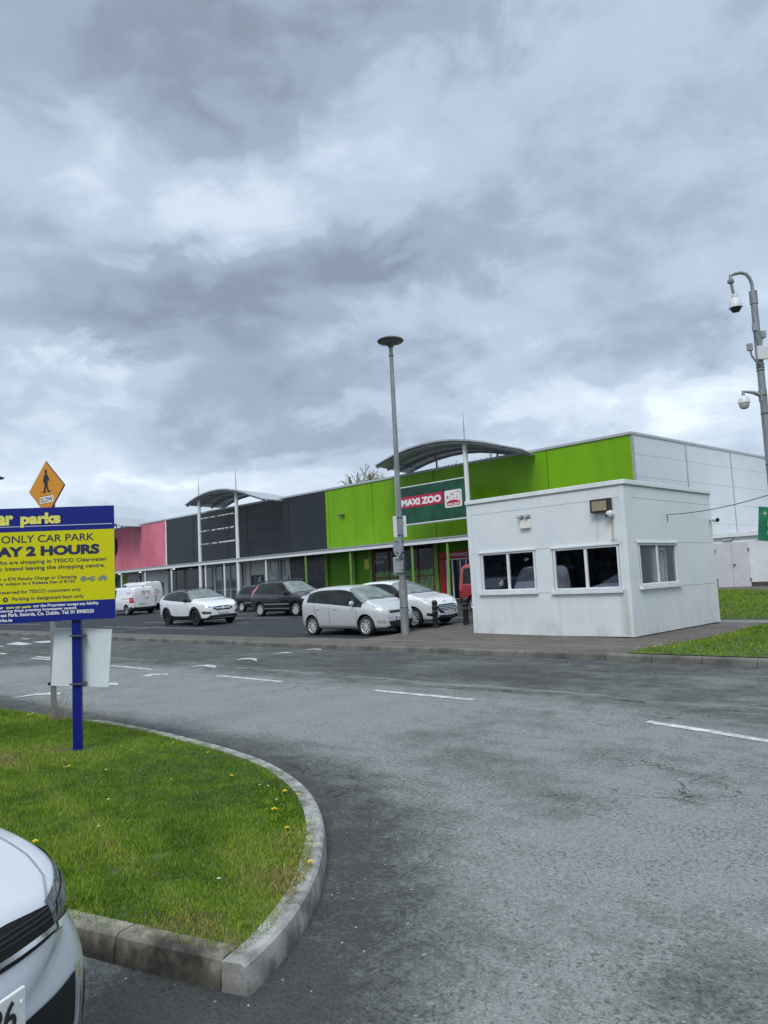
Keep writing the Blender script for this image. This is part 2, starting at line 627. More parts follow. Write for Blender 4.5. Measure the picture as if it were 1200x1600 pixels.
def grid_obj(name, co, quads, mt, smooth=True):
    me = bpy.data.meshes.new(name)
    me.vertices.add(len(co))
    me.vertices.foreach_set('co', np.asarray(co, dtype=np.float32).ravel())
    k = quads.shape[1]
    me.loops.add(quads.size)
    me.loops.foreach_set('vertex_index', quads.astype(np.int32).ravel())
    me.polygons.add(len(quads))
    me.polygons.foreach_set('loop_start', np.arange(0, quads.size, k, dtype=np.int32))
    me.polygons.foreach_set('loop_total', np.full(len(quads), k, dtype=np.int32))
    if smooth:
        me.polygons.foreach_set('use_smooth', np.ones(len(quads), dtype=bool))
    me.update(calc_edges=True)
    me.materials.append(mt)
    o = bpy.data.objects.new(name, me)
    COL.objects.link(o)
    return o


def asphalt(name, use_wear, dark=(.046, .050, .049), mid=(.112, .120, .114), light=(.208, .220, .211), base=.4):
    mt = bpy.data.materials.new(name)
    mt.use_nodes = True
    t = NT(mt.node_tree)
    b = t.n['Principled BSDF']
    co = t.new('ShaderNodeTexCoord').outputs['Object']
    if use_wear:
        at = t.new('ShaderNodeAttribute', attribute_name='wear')
        wv = at.outputs['Fac']
    else:
        wv = base
    big = t.noise(co, .55, 5, .6, .4)
    mid_n = t.noise(co, 3.2, 6, .65, .5)
    fine = t.noise(co, 22, 4, .7)
    streak = t.noise(t.vm('MULTIPLY', co, (.28, 2.2, 1)).outputs[0], 1.6, 5, .6)
    wv = t.m('ADD', wv, t.m('MULTIPLY', t.m('SUBTRACT', big, .5), .55))
    wv = t.m('ADD', wv, t.m('MULTIPLY', t.m('SUBTRACT', mid_n, .5), .75))
    wv = t.m('ADD', wv, t.m('MULTIPLY', t.m('SUBTRACT', streak, .5), .45))
    wv = t.m('ADD', wv, t.m('MULTIPLY', t.m('SUBTRACT', fine, .5), .75))
    wv = t.m('ADD', wv, t.m('MULTIPLY', t.m('SUBTRACT', t.noise(co, 60, 3, .7), .5), .40))
    rp = t.new('ShaderNodeValToRGB')
    t.l.new(wv, rp.inputs[0])
    e = rp.color_ramp.elements
    e[0].position, e[0].color = .20, c4(dark)
    e[1].position, e[1].color = .78, c4(light)
    q = e.new(.46)
    q.color = c4(mid)
    # pits where the surface dressing has gone, thicker in patches
    pit = t.noise(t.vm('MULTIPLY', co, (1, 1.0, 1)).outputs[0], 34, 3, .6, .3)
    dens = t.noise(co, 1.3, 4, .6)
    thr = t.mr(dens, .34, .62, .67, .53, False)
    pm = t.mr(t.m('SUBTRACT', pit, thr), 0.0, .035)
    colr = t.mix(t.m('MULTIPLY', pm, .52), rp.outputs[0], c4(tuple(q * .55 for q in dark)))
    # chippings
    vo = t.new('ShaderNodeTexVoronoi')
    t.l.new(co, vo.inputs['Vector'])
    vo.inputs['Scale'].default_value = 95
    sp = t.new('ShaderNodeSeparateColor')
    t.l.new(vo.outputs['Color'], sp.inputs[0])
    chip = t.mr(sp.outputs[0], 0, 1, .74, 1.27, False)
    sc = t.vm('SCALE', colr)
    t.l.new(chip, sc.inputs['Scale'])
    white = t.m('GREATER_THAN', sp.outputs[1], .9982)
    colr = t.mix(t.m('MULTIPLY', white, .7), sc.outputs[0], (.42, .42, .40, 1))
    # crazing and cracks
    wrp = t.vm('ADD', co, t.vm('SCALE', t.new('ShaderNodeTexNoise', {'Vector': co, 'Scale': 2.4, 'Detail': 5.0}).outputs['Color']).outputs[0])
    v2 = t.new('ShaderNodeTexVoronoi', feature='DISTANCE_TO_EDGE')
    t.l.new(wrp.outputs[0], v2.inputs['Vector'])
    v2.inputs['Scale'].default_value = 1.15
    ck = t.m('MULTIPLY', t.mr(v2.outputs['Distance'], .016, .003), t.mr(t.noise(co, .42, 3, .5), .54, .64))
    colr = t.mix(t.m('MULTIPLY', ck, .8), colr, (.008, .009, .009, 1))
    if use_wear:
        # the lane joint that has opened up, and the pale sealed strip beside it
        sy = t.new('ShaderNodeSeparateXYZ')
        t.l.new(co, sy.inputs[0])
        wob = t.m('ADD', t.m('MULTIPLY', t.m('SUBTRACT', t.noise(co, .8, 6, .7), .5), .9), t.m('MULTIPLY', t.m('SUBTRACT', t.noise(co, 9, 3, .7), .5), .10))
        dj = t.m('ABSOLUTE', t.m('SUBTRACT', t.m('ADD', sy.outputs[1], wob), 9.15))
        jm = t.m('MULTIPLY', t.mr(dj, .045, .012), t.mr(t.noise(co, 1.1, 4, .6), .46, .56))
        colr = t.mix(t.m('MULTIPLY', jm, .85), colr, (.010, .011, .011, 1))
        dp = t.m('ABSOLUTE', t.m('SUBTRACT', t.m('ADD', sy.outputs[1], wob), 9.45))
        pmk = t.m('MULTIPLY', t.mr(dp, .16, .05), t.mr(t.noise(co, .7, 4, .6), .45, .6))
        colr = t.mix(t.m('MULTIPLY', pmk, .45), colr, (.26, .27, .265, 1))
    t.l.new(colr, b.inputs['Base Color'])
    b.inputs['Roughness'].default_value = .78
    b.inputs['Specular IOR Level'].default_value = .35
    bn = t.new('ShaderNodeBump')
    bn.inputs['Strength'].default_value = .55
    bn.inputs['Distance'].default_value = .006
    h = t.m('ADD', t.m('MULTIPLY', vo.outputs['Distance'], -.8), t.m('MULTIPLY', t.m('ADD', pm, ck), -.8))
    t.l.new(h, bn.inputs['Height'])
    t.l.new(bn.outputs[0], b.inputs['Normal'])
    return mt


M['road'] = asphalt('road asphalt', True)
M['carpark'] = asphalt('car park asphalt', False, base=.22, dark=(.024, .027, .032), mid=(.045, .05, .056), light=(.085, .092, .10))
M['pavement'] = asphalt('footway tarmac', False, base=.42, dark=(.076, .068, .057), mid=(.125, .112, .095), light=(.18, .165, .142))

road = grid_obj('road', np.stack([gx.ravel(), gy.ravel(), hump.ravel()], 1), quads, M['road'])
at = road.data.attributes.new('wear', 'FLOAT', 'POINT')
at.data.foreach_set('value', wear.ravel().astype(np.float32))
struct(road)

gm = MB()
gm.poly([(-900, -900, -.12), (900, -900, -.12), (900, 900, -.12), (-900, 900, -.12)])
M['far_ground'] = mat('far ground', (.045, .06, .025), .9, var=.4, vscale=.08)
struct(gm.build('ground', M['far_ground']))


def sheet(name, x0, x1, y0, y1, dz, mt, nx=12, ny=10):
    xs, ys = np.linspace(x0, x1, nx), np.linspace(y0, y1, ny)
    a, b = np.meshgrid(xs, ys)
    z = np.vectorize(zg)(a, b) + dz
    i = np.arange(nx * ny).reshape(ny, nx)
    q = np.stack([i[:-1, :-1], i[:-1, 1:], i[1:, 1:], i[1:, :-1]], -1).reshape(-1, 4)
    return struct(grid_obj(name, np.stack([a.ravel(), b.ravel(), z.ravel()], 1), q, mt))


sheet('car_park', -150, 60, 13.3, 120, 0.0, M['carpark'], 430, 200)
pv = sheet('pavement', -70, -6.85, 13.32, 14.48, .004, M['pavement'], 120, 6)
sheet('pavement', -15.5, -6.85, 14.56, 18.75, .005, M['pavement'], 30, 18)
sheet('pavement', -8.5, -6.85, 18.75, 21.25, .005, M['pavement'], 10, 10)
sheet('pavement', -12.5, -5.2, 21.25, 22.1, .006, mat('pale path', (.17, .17, .16), .85, var=.3, vscale=5), 10, 4)
M['kerb'] = mat('kerb concrete', (.20, .195, .18), .85, var=.45, vscale=2.6, bump=.25, bscale=55)
sheet('pavement', -18.5, -7.0, 14.48, 14.56, .007, mat('flush edging', (.24, .235, .22), .85, var=.25, vscale=7), 30, 2)

# far kerb: one run of stones
M['kerb_far'] = mat('weathered kerb', (.135, .13, .118), .88, var=.5, vscale=1.8, bump=.2, bscale=50)
k = MB()
x = -75.0
while x < 25:
    ln = .915
    k.prism([(13.16, -.05), (13.18, .095), (13.20, .122), (13.325, .128), (13.325, -.05)], lambda p, x=x: (x, p[0], p[1]), lambda p, x=x: (x + ln - .012, p[0], p[1]))
    x += ln
struct(k.build('kerb', M['kerb_far'], smooth=False))

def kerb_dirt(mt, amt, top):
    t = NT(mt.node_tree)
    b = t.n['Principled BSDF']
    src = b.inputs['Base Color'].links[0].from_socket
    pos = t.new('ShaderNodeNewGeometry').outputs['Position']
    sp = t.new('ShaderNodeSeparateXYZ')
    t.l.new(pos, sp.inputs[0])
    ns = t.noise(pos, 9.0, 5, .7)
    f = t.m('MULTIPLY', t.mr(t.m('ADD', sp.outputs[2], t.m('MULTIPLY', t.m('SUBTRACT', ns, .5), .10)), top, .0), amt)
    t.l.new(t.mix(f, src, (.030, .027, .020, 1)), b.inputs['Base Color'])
    sp2 = t.mr(t.noise(pos, 28, 4, .7), .60, .70)
    t.l.new(t.mix(t.m('MULTIPLY', sp2, .35), b.inputs['Base Color'].links[0].from_socket, (.06, .055, .04, 1)), b.inputs['Base Color'])


# island kerb
hgt = lambda s: .125 if s < 7.6 else max(.03, .125 - (s - 7.6) * .05)


def kerb_run(mb, path, left, step=.9):
    """path: foot of the kerb; the island lies on the side given by left (+1 left of travel)"""
    P = [Vector((p[0], p[1], 0)) for p in path]
    # resample
    L = [0]
    for a, b in zip(P[:-1], P[1:]):
        L.append(L[-1] + (b - a).length)

    def at_(s):
        for i in range(len(P) - 1):
            if L[i + 1] >= s or i == len(P) - 2:
                t = (s - L[i]) / max(1e-6, L[i + 1] - L[i])
                return P[i].lerp(P[i + 1], t), (P[i + 1] - P[i]).normalized()
    s = 0.0
    first = True
    while s < L[-1] - .05:
        e = min(s + step - (.28 if first else 0), L[-1])
        n = 5
        b0 = len(mb.v)
        prof = [(0, -.05), (.012, .6), (.022, .9), (.04, 1.0), (.135, 1.0), (.14, -.05)]
        for i in range(n + 1):
            u = s + .004 + (e - s - .008) * i / n
            c, d = at_(u)
            nrm = Vector((-d.y, d.x, 0)) * left
            h = hgt(u)
            for (o, z) in prof:
                q = c + nrm * o
                mb.v.append((q.x, q.y, z * h if z > 0 else z))
        m_ = len(prof)
        for i in range(n):
            for j in range(m_ - 1):
                mb.face((b0 + i * m_ + j, b0 + (i + 1) * m_ + j, b0 + (i + 1) * m_ + j + 1, b0 + i * m_ + j + 1))
        mb.face([b0 + j for j in range(m_)])
        mb.face([b0 + n * m_ + j for j in range(m_)][::-1])
        s = e
        first = False


k = MB()
kerb_run(k, BEND, 1)
M['kerb_near'] = mat('pale kerb concrete', (.29, .288, .27), .85, var=.55, vscale=6.5, bump=.3, bscale=70)
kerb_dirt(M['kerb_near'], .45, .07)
struct(k.build('kerb', M['kerb_near'], smooth=True, ang=28))
k = MB()
kerb_run(k, [O(-.789, 3.331)] + FRONT[1:], -1)
M['kerb_dirty'] = mat('dirty kerb concrete', (.20, .185, .15), .9, var=.85, vscale=5.5, bump=.35, bscale=60)
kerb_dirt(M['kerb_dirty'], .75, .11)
struct(k.build('kerb', M['kerb_dirty'], smooth=True, ang=28))


def inset(path, d):
    out = []
    for i, p in enumerate(path):
        a = path[max(0, i - 1)]
        b = path[min(len(path) - 1, i + 1)]
        dx, dy = b[0] - a[0], b[1] - a[1]
        l = math.hypot(dx, dy)
        out.append((p[0] - dy / l * d, p[1] + dx / l * d))
    return out


def inside(px, py, poly):
    c = np.zeros(px.shape, bool)
    j = len(poly) - 1
    for i in range(len(poly)):
        xi, yi = poly[i]
        xj, yj = poly[j]
        with np.errstate(divide='ignore', invalid='ignore'):
            hit = ((yi > py) != (yj > py)) & (px < (xj - xi) * (py - yi) / (yj - yi + 1e-12) + xi)
        c ^= hit
        j = i
    return c


in_b = inset(BEND, .075)
in_f = inset(FRONT, -.05)
corner = O(-.70, 3.365)
ISLAND = [corner] + in_b[3:] + [in_f[-1]] + in_f[::-1][1:-1]
EDGE = [corner] + in_b[3:]
EDGE2 = [corner] + in_f[1:]


def island_z(X, Y):
    d = np.minimum(seg_dist(X, Y, EDGE), seg_dist(X, Y, EDGE2))
    return .112 + .05 * smooth01(d, 0, 1.6) - .07 * smooth01(np.hypot(X - O(-.6, 4)[0], Y - O(-.6, 4)[1]), 6.0, 10.0) * (1 - smooth01(seg_dist(X, Y, EDGE), 0, .8))


def fill_poly(name, poly, step, zf, mt):
    xs, ys = [p[0] for p in poly], [p[1] for p in poly]
    a, b = np.meshgrid(np.arange(min(xs), max(xs), step), np.arange(min(ys), max(ys), step))
    a, b = a.ravel(), b.ravel()
    ok = inside(a, b, poly) & (seg_dist(a, b, poly + [poly[0]]) > step * .4)
    n0 = len(poly)
    pts = [Vector(p) for p in poly] + [Vector((p, q)) for p, q in zip(a[ok], b[ok])]
    poly = [(lerp(p[0], q[0], i / k_), lerp(p[1], q[1], i / k_)) for p, q in zip(poly, poly[1:] + [poly[0]]) for k_ in [max(1, int(math.hypot(p[0] - q[0], p[1] - q[1]) / step))] for i in range(k_)]
    pts = [Vector(p) for p in poly] + pts[n0:]
    n = len(poly)
    vo, _, fo, _, _, _ = delaunay_2d_cdt(pts, [(i, (i + 1) % n) for i in range(n)], [], 1, 1e-5)
    X = np.array([v.x for v in vo])
    Y = np.array([v.y for v in vo])
    me = bpy.data.meshes.new(name)
    me.from_pydata(np.stack([X, Y, zf(X, Y)], 1).tolist(), [], [tuple(f) for f in fo])
    me.polygons.foreach_set('use_smooth', [True] * len(me.polygons))
    me.materials.append(mt)
    o = bpy.data.objects.new(name, me)
    COL.objects.link(o)
    return struct(o)


M['turf'] = mat('turf soil', (.060, .11, .012), .95, var=.5, vscale=5, col2=(.07, .08, .02), bump=.5, bscale=45)
fill_poly('grass_verge', ISLAND, .22, island_z, M['turf'])
G1 = [(-6.95, 13.33), (30, 13.33), (30, 21.2), (-6.9, 21.2), (-6.75, 18.5), (-6.6, 16.0), (-6.95, 14.2)]
G2 = [(-14.4, 22.1), (30, 22.1), (30, 32.2), (-14.4, 32.2)]
zgv = np.vectorize(zg)


def g1z(X, Y):
    return zgv(X, Y) + .02 + .06 * smooth01(Y, 13.4, 15.0) * smooth01(X, -6.9, -5.8)


def g2z(X, Y):
    return zgv(X, Y) + .02 + .05 * smooth01(Y, 22.2, 24.5)


fill_poly('grass_verge', G1, .6, g1z, M['turf'])
fill_poly('grass_verge', G2, .8, g2z, M['turf'])
sheet('pavement', -14.8, 20, 32.2, 37.0, .03, M['pavement'], 30, 3)


# ------------------------------------------------------------------ grass blades
def grass_mat():
    mt = bpy.data.materials.new('grass blades')
    mt.use_nodes = True
    t = NT(mt.node_tree)
    b = t.n['Principled BSDF']
    co = t.new('ShaderNodeTexCoord').outputs['Object']
    at = t.new('ShaderNodeAttribute', attribute_name='tone').outputs['Fac']
    rp = t.new('ShaderNodeValToRGB')
    t.l.new(at, rp.inputs[0])
    e = rp.color_ramp.elements
    e[0].position, e[0].color = 0.0, c4((.045, .10, .006))
    e[1].position, e[1].color = 1.0, c4((.30, .27, .09))
    for p, c in ((.28, (.095, .195, .010)), (.55, (.17, .285, .016)), (.78, (.26, .36, .035))):
        q = e.new(p)
        q.color = c4(c)
    t.l.new(rp.outputs[0], b.inputs['Base Color'])
    b.inputs['Roughness'].default_value = .55
    b.inputs['Specular IOR Level'].default_value = .25
    tr = t.new('ShaderNodeBsdfTranslucent')
    t.l.new(rp.outputs[0], tr.inputs[0])
    mx = t.new('ShaderNodeMixShader')
    mx.inputs[0].default_value = .25
    t.l.new(b.outputs[0], mx.inputs[1])
    t.l.new(tr.outputs[0], mx.inputs[2])
    t.l.new(mx.outputs[0], t.n['Material Output'].inputs[0])
    return mt


M['grass'] = grass_mat()


def vnoise(X, Y, s, seed):
    r_ = np.random.default_rng(seed)
    tab = r_.random((64, 64))
    x, y = X / s, Y / s
    xi, yi = np.floor(x).astype(int), np.floor(y).astype(int)
    fx, fy = x - xi, y - yi
    fx, fy = fx * fx * (3 - 2 * fx), fy * fy * (3 - 2 * fy)
    g = lambda a, b: tab[a % 64, b % 64]
    return (g(xi, yi) * (1 - fx) + g(xi + 1, yi) * fx) * (1 - fy) + (g(xi, yi + 1) * (1 - fx) + g(xi + 1, yi + 1) * fx) * fy


def in_view(X, Y, marg=.12):
    a = R(HEAD)
    xr = X * math.cos(a) + Y * math.sin(a)
    yf = -X * math.sin(a) + Y * math.cos(a)
    return (yf > .5) & (np.abs(xr / np.maximum(yf, .01)) < .56 + marg), yf


def blades(name, poly, zf, dens, hmin, hmax, wid, mt, edge=None, tone=.0, seed=3):
    r_ = np.random.default_rng(seed)
    xs, ys = [p[0] for p in poly], [p[1] for p in poly]
    area = (max(xs) - min(xs)) * (max(ys) - min(ys))
    n = int(area * dens(1.0) if callable(dens) else area * dens)
    X = r_.uniform(min(xs), max(xs), n)
    Y = r_.uniform(min(ys), max(ys), n)
    ok, yf = in_view(X, Y)
    X, Y, yf = X[ok], Y[ok], yf[ok]
    keep = np.ones(len(X), bool)
    if callable(dens):
        keep = r_.random(len(X)) < np.array(dens(yf)) / dens(1.0)
    X, Y, yf = X[keep], Y[keep], yf[keep]
    ok = inside(X, Y, poly)
    X, Y, yf = X[ok], Y[ok], yf[ok]
    n = len(X)
    Z = zf(X, Y) - .005
    n1, n2, n3 = vnoise(X, Y, .9, 1), vnoise(X, Y, .28, 2), vnoise(X, Y, .09, 4)
    bare = np.zeros(n)
    for (bx, by, br) in BARE:
        bare = np.maximum(bare, np.exp(-((X - bx) ** 2 + (Y - by) ** 2) / br ** 2))
    h = r_.uniform(hmin, hmax, n) * (.55 + .5 * n1 + .35 * n2) * (1 - .8 * bare)
    wv = wid * r_.uniform(.7, 1.3, n) * np.maximum(1, yf / 6.0)
    th = r_.uniform(0, 2 * np.pi, n)
    lean = r_.uniform(.15, .95, n) * h
    la = r_.uniform(0, 2 * np.pi, n)
    dx, dy = np.cos(th) * wv * .5, np.sin(th) * wv * .5
    lx, ly = np.cos(la) * lean, np.sin(la) * lean
    co = np.empty((n, 5, 3), np.float32)
    co[:, 0] = np.stack([X - dx, Y - dy, Z], 1)
    co[:, 1] = np.stack([X + dx, Y + dy, Z], 1)
    co[:, 2] = np.stack([X + dx * .8 + lx * .35, Y + dy * .8 + ly * .35, Z + h * .6], 1)
    co[:, 3] = np.stack([X - dx * .8 + lx * .35, Y - dy * .8 + ly * .35, Z + h * .6], 1)
    co[:, 4] = np.stack([X + lx, Y + ly, Z + h], 1)
    b = np.arange(n)[:, None] * 5
    q = np.concatenate([(b + np.array([[0, 1, 2]])), (b + np.array([[0, 2, 3]])), (b + np.array([[3, 2, 4]]))]).reshape(-1, 3)
    o = grid_obj(name, co.reshape(-1, 3), q, mt, smooth=False)
    tn = np.clip(.18 + .46 * n1 + .34 * (n2 - .5) + .30 * (n3 - .5) + r_.normal(0, .11, n) + tone + .25 * bare + (r_.random(n) < .035) * .4, 0, 1)
    if edge is not None:
        d = seg_dist(X, Y, edge)
        tn = np.clip(tn + .22 * np.exp(-(d / .10) ** 2) + .02, 0, 1)
    for (bx, by, br, am) in TONES:
        tn = np.clip(tn + am * np.exp(-((X - bx) ** 2 + (Y - by) ** 2) / br ** 2), 0, 1)
    a_ = o.data.attributes.new('tone', 'FLOAT', 'POINT')
    a_.data.foreach_set('value', np.repeat(tn, 5).astype(np.float32))
    o['kind'] = 'stuff'
    return o


SIGN_POST = (-7.78, 3.27)
POLE2 = (-10.26, 4.0)
BARE = [gp(178, 1364, .12) + (.05,), gp(190, 1360, .12) + (.05,), gp(245, 1344, .12) + (.05,), gp(258, 1340, .12) + (.04,), (SIGN_POST[0] - .02, SIGN_POST[1] - .02, .16), (SIGN_POST[0] - .1, SIGN_POST[1] - .12, .12)]
TONES = [gp(440, 1370, .12) + (.40, .26), gp(450, 1310, .12) + (.30, .26), gp(420, 1400, .12) + (.30, .12), gp(90, 1180, .12) + (.7, .24), gp(170, 1185, .12) + (.5, .22), gp(60, 1420, .12) + (.5, -.14), gp(260, 1400, .12) + (.35, -.16), gp(220, 1420, .12) + (.3, .16),
         gp(250, 1450, .12) + (.11, .6), gp(365, 1480, .12) + (.08, .55), gp(300, 1462, .12) + (.18, .25), gp(330, 1300, .12) + (.3, -.12), gp(200, 1290, .12) + (.3, .12), gp(180, 1362, .12) + (.07, -.35), gp(310, 1322, .12) + (.12, -.2), gp(60, 1120, .12) + (.5, .22),
         gp(300, 1260, .12) + (.5, -.10), gp(130, 1240, .12) + (.5, -.08), gp(400, 1240, .12) + (.4, -.10)]
gr = blades('grass', ISLAND, island_z, lambda y: 13000 / np.maximum(1, np.asarray(y) / 4.5) ** 1.35, .014, .036, .0046, M['grass'], edge=EDGE + EDGE2)
gr['label'] = 'short mown grass covering the kerbed island round the blue sign post'
gr['category'] = 'grass'
wpoly = [gp(*q, .12) for q in ((395, 1235), (430, 1225), (470, 1262), (484, 1310), (480, 1370), (455, 1405), (425, 1390), (440, 1330), (420, 1280))]
wd2 = blades('weeds', wpoly, island_z, 2600, .018, .05, .013, M['grass'], tone=.24, seed=17)
wd2['label'] = 'pale leafy clover and weeds along the island kerb bend'
wd2['category'] = 'weeds'
g2_ = blades('grass', G1, g1z, 420, .03, .075, .006, M['grass'], tone=.10, seed=5)
g2_['label'] = 'grass on the verge to the right of the white kiosk by the road kerb'
g2_['category'] = 'grass'
g3_ = blades('grass', G2, g2z, 210, .035, .075, .006, M['grass'], tone=.04, seed=6)
g3_['label'] = 'rising grass bank in front of the lilac double doors behind the kiosk'
g3_['category'] = 'grass'


# ------------------------------------------------------------------ painted markings
M['line'] = mat('road paint', (.56, .57, .56), .65, var=.30, vscale=7, col2=(.40, .41, .40))
M['line_worn'] = mat('worn bay paint', (.36, .37, .38), .7, var=.5, vscale=5, col2=(.2, .21, .22))
d = MB()
d.poly([(-4.0, 7.97, .005), (-1.9, 7.47, .005), (-1.9, 7.60, .005), (-4.0, 8.10, .005)])
for (x0, x1) in ((-8.65, -6.65), (-13.15, -11.02), (-17.9, -15.75), (-23.0, -20.9), (-28.2, -26.1)):
    yc = 8.33
    d.poly([(x0, yc - .062, .005), (x1, yc - .062, .005), (x1, yc + .062, .005), (x0, yc + .062, .005)])
struct(d.build('road_marking', M['line'], fix=False))
d = MB()


def hump_mark(pix):
    pts = []
    for (a, b) in pix:
        z = 0.0
        for _ in range(6):
            q = gp(a, b, z)
            z = hump_z(*q) + .008
        pts.append((q[0], q[1], z))
    c = Vector((0, 0, 0))
    n = len(pts)
    for i in range(n // 2 - 1):
        d.poly([pts[i], pts[i + 1], pts[n - 2 - i], pts[n - 1 - i]])


for (x0, y0, x1, y1, t_) in ((20, 1091, 94, 1084, 3.4), (100, 1077, 184, 1069, 4.0), (216, 1056.5, 263, 1053.2, 3.2), (299, 1042.5, 338, 1041, 2.9), (368, 1031.5, 401, 1030.5, 2.5), (425, 1022, 457, 1020.6, 2.0), (476, 1015.8, 502, 1015, 1.8)):
    top, bot = [], []
    for i in range(9):
        u = i / 8
        xx = lerp(x0, x1, u)
        yy = lerp(y0, y1, u) - 2.2 * t_ / 3 * math.sin(math.pi * min(1, u * .95)) ** 1.0
        th = t_ * (.12 + .88 * u ** .8)
        top.append((xx, yy - th * .5))
        bot.append((xx, yy + th * .5))
    hump_mark(top + bot[::-1])
struct(d.build('road_marking', M['line'], fix=False))
d = MB()
for poly in ([(8, 1006.5), (28, 1003), (52, 1006), (34, 1008)], [(50, 1003), (78, 1001), (84, 1003.6), (62, 1004.4)], [(0, 1009), (7, 1009.6), (4, 1010.4), (0, 1010.2)], [(0, 1020), (12, 1021.4), (8, 1022.4), (0, 1021.6)], [(33, 997.6), (46, 997.8), (45, 998.8), (36, 998.6)], [(53, 1025), (82, 1027), (80, 1029), (57, 1026.6)]):
    d.poly([gp(a, b, .006) + (.006,) for a, b in poly])
struct(d.build('road_marking', M['line'], fix=False))
d = MB()


def bay(x0, x1, y, wd=.05):
    n = max(1, int(abs(x1 - x0) / 2))
    for i in range(n):
        a, b = lerp(x0, x1, i / n), lerp(x0, x1, (i + 1) / n)
        d.poly([(a, y - wd, zg(a, y - wd) + .005), (b, y - wd, zg(b, y - wd) + .005), (b, y + wd, zg(b, y + wd) + .005), (a, y + wd, zg(a, y + wd) + .005)])


for y in (16.55, 18.75, 20.9, 23.1, 25.3):
    bay(-36.3, -27.0, y)
    bay(-60, -46.0, y + .7)
    if y > 18:
        bay(-20.5, -15.2, y)
for xx in (-31.5, -53):
    d.poly([(xx - .05, 14.9, .152), (xx + .05, 14.9, .152), (xx + .35, 25.3, zg(xx, 25.3) + .006), (xx + .25, 25.3, zg(xx, 25.3) + .006)])
struct(d.build('bay_marking', M['line_worn'], fix=False))


# ------------------------------------------------------------------ retail units
def adopt(o, root):
    o.parent = root
    o.matrix_parent_inverse = root.matrix_basis.inverted()
    return o


def wpart(mb, name, mats, root, **kw):
    """a part given in world axes"""
    return adopt(mb.build(name, mats, None, **kw), root)


def ray_at(px, py, dist):
    a, b = (px - 600) / 1170, (py - 800) / 1170
    cr, sr = math.cos(R(2.82)), math.sin(R(2.82))
    u, v = cr * a - sr * b, -(sr * a + cr * b)
    p = R(5.4)
    d = (u, math.cos(p) - v * math.sin(p), math.sin(p) + v * math.cos(p))
    t = dist / d[1]
    return O(d[0] * t, dist) + (1.68 + d[2] * t,)


FY, CY, TOP = 31.3, 29.45, 7.86      # wall plane, canopy edge, parapet top


def glazing(root, x0, x1, z0, z1, mull, rails, fm, gm_, y=FY, fw=.05, name='window'):
    f = MB()
    xs = [x0] + mull + [x1]
    for i, xx in enumerate(xs):
        o = fw if 0 < i < len(xs) - 1 else fw * 1.3
        f.box(xx - o / 2, xx + o / 2, y - .07, y + .05, z0, z1)
    zs = [z0] + rails + [z1]
    for zz in zs:
        for a, b in zip(xs[:-1], xs[1:]):
            f.box(a + fw * .66, b - fw * .66, y - .062, y + .045, zz - fw / 2, zz + fw / 2)
    fr = wpart(f, name, fm, root)
    g = MB()
    g.box(x0, x1, y - .02, y - .005, z0, z1)
    p = g.build('pane', gm_)
    p.parent = fr
    p.matrix_parent_inverse = (root.matrix_basis @ fr.matrix_parent_inverse).inverted()
    return fr


def unit(label, x0, x1, seams, pm, lowm, edge_trim=None):
    root = tag(empty('retail_unit', ((x0 + x1) / 2, FY, .5)), label, 'shop building', 'retail units in the terrace')
    b = MB().box(x0, x1, FY + .16, FY + 20, .2, TOP - .12)
    wpart(b, 'wall', M['trim_grey'], root)
    p = MB()
    xs = [x0] + seams + [x1]
    for a, c in zip(xs[:-1], xs[1:]):
        p.box(a + .02, c - .02, FY, FY + .155, 3.7, TOP - .13)
    wpart(p, 'facade_panel', pm, root, bevel=.008)
    lw = MB().box(x0, x1, FY + .06, FY + .158, .3, 3.69)
    wpart(lw, 'lower_wall', lowm, root)
    c = MB().box(x0 - .0, x1 - .01, FY - .06, FY + .3, TOP - .125, TOP)
    wpart(c, 'parapet_cap', M['roof_edge'], root, bevel=.01)
    c = MB()
    c.mi = 0
    c.box(x0, x1 - .008, CY - .15, CY - .06, 3.60, 3.80)
    c.mi = 1
    c.prism([(CY - .20, 3.802), (CY - .20, 3.86), (FY - .01, 3.99), (FY - .01, 3.802)], lambda q: (x0, q[0], q[1]), lambda q: (x1 - .008, q[0], q[1]))
    c.mi = 2
    c.box(x0, x1 - .008, CY - .055, FY - .005, 3.70, 3.798)
    wpart(c, 'canopy', [M['trim_white'], M['trim_grey'], M['roof_under']], root)
    return root


def posts(root, xs, mt, r=.068):
    for x in xs:
        z0 = zg(x, CY)
        o = wpart(MB().cyl((x, CY, z0 - .02), (x, CY, 3.7), r, n=14), 'canopy_post', mt, root, smooth=True)


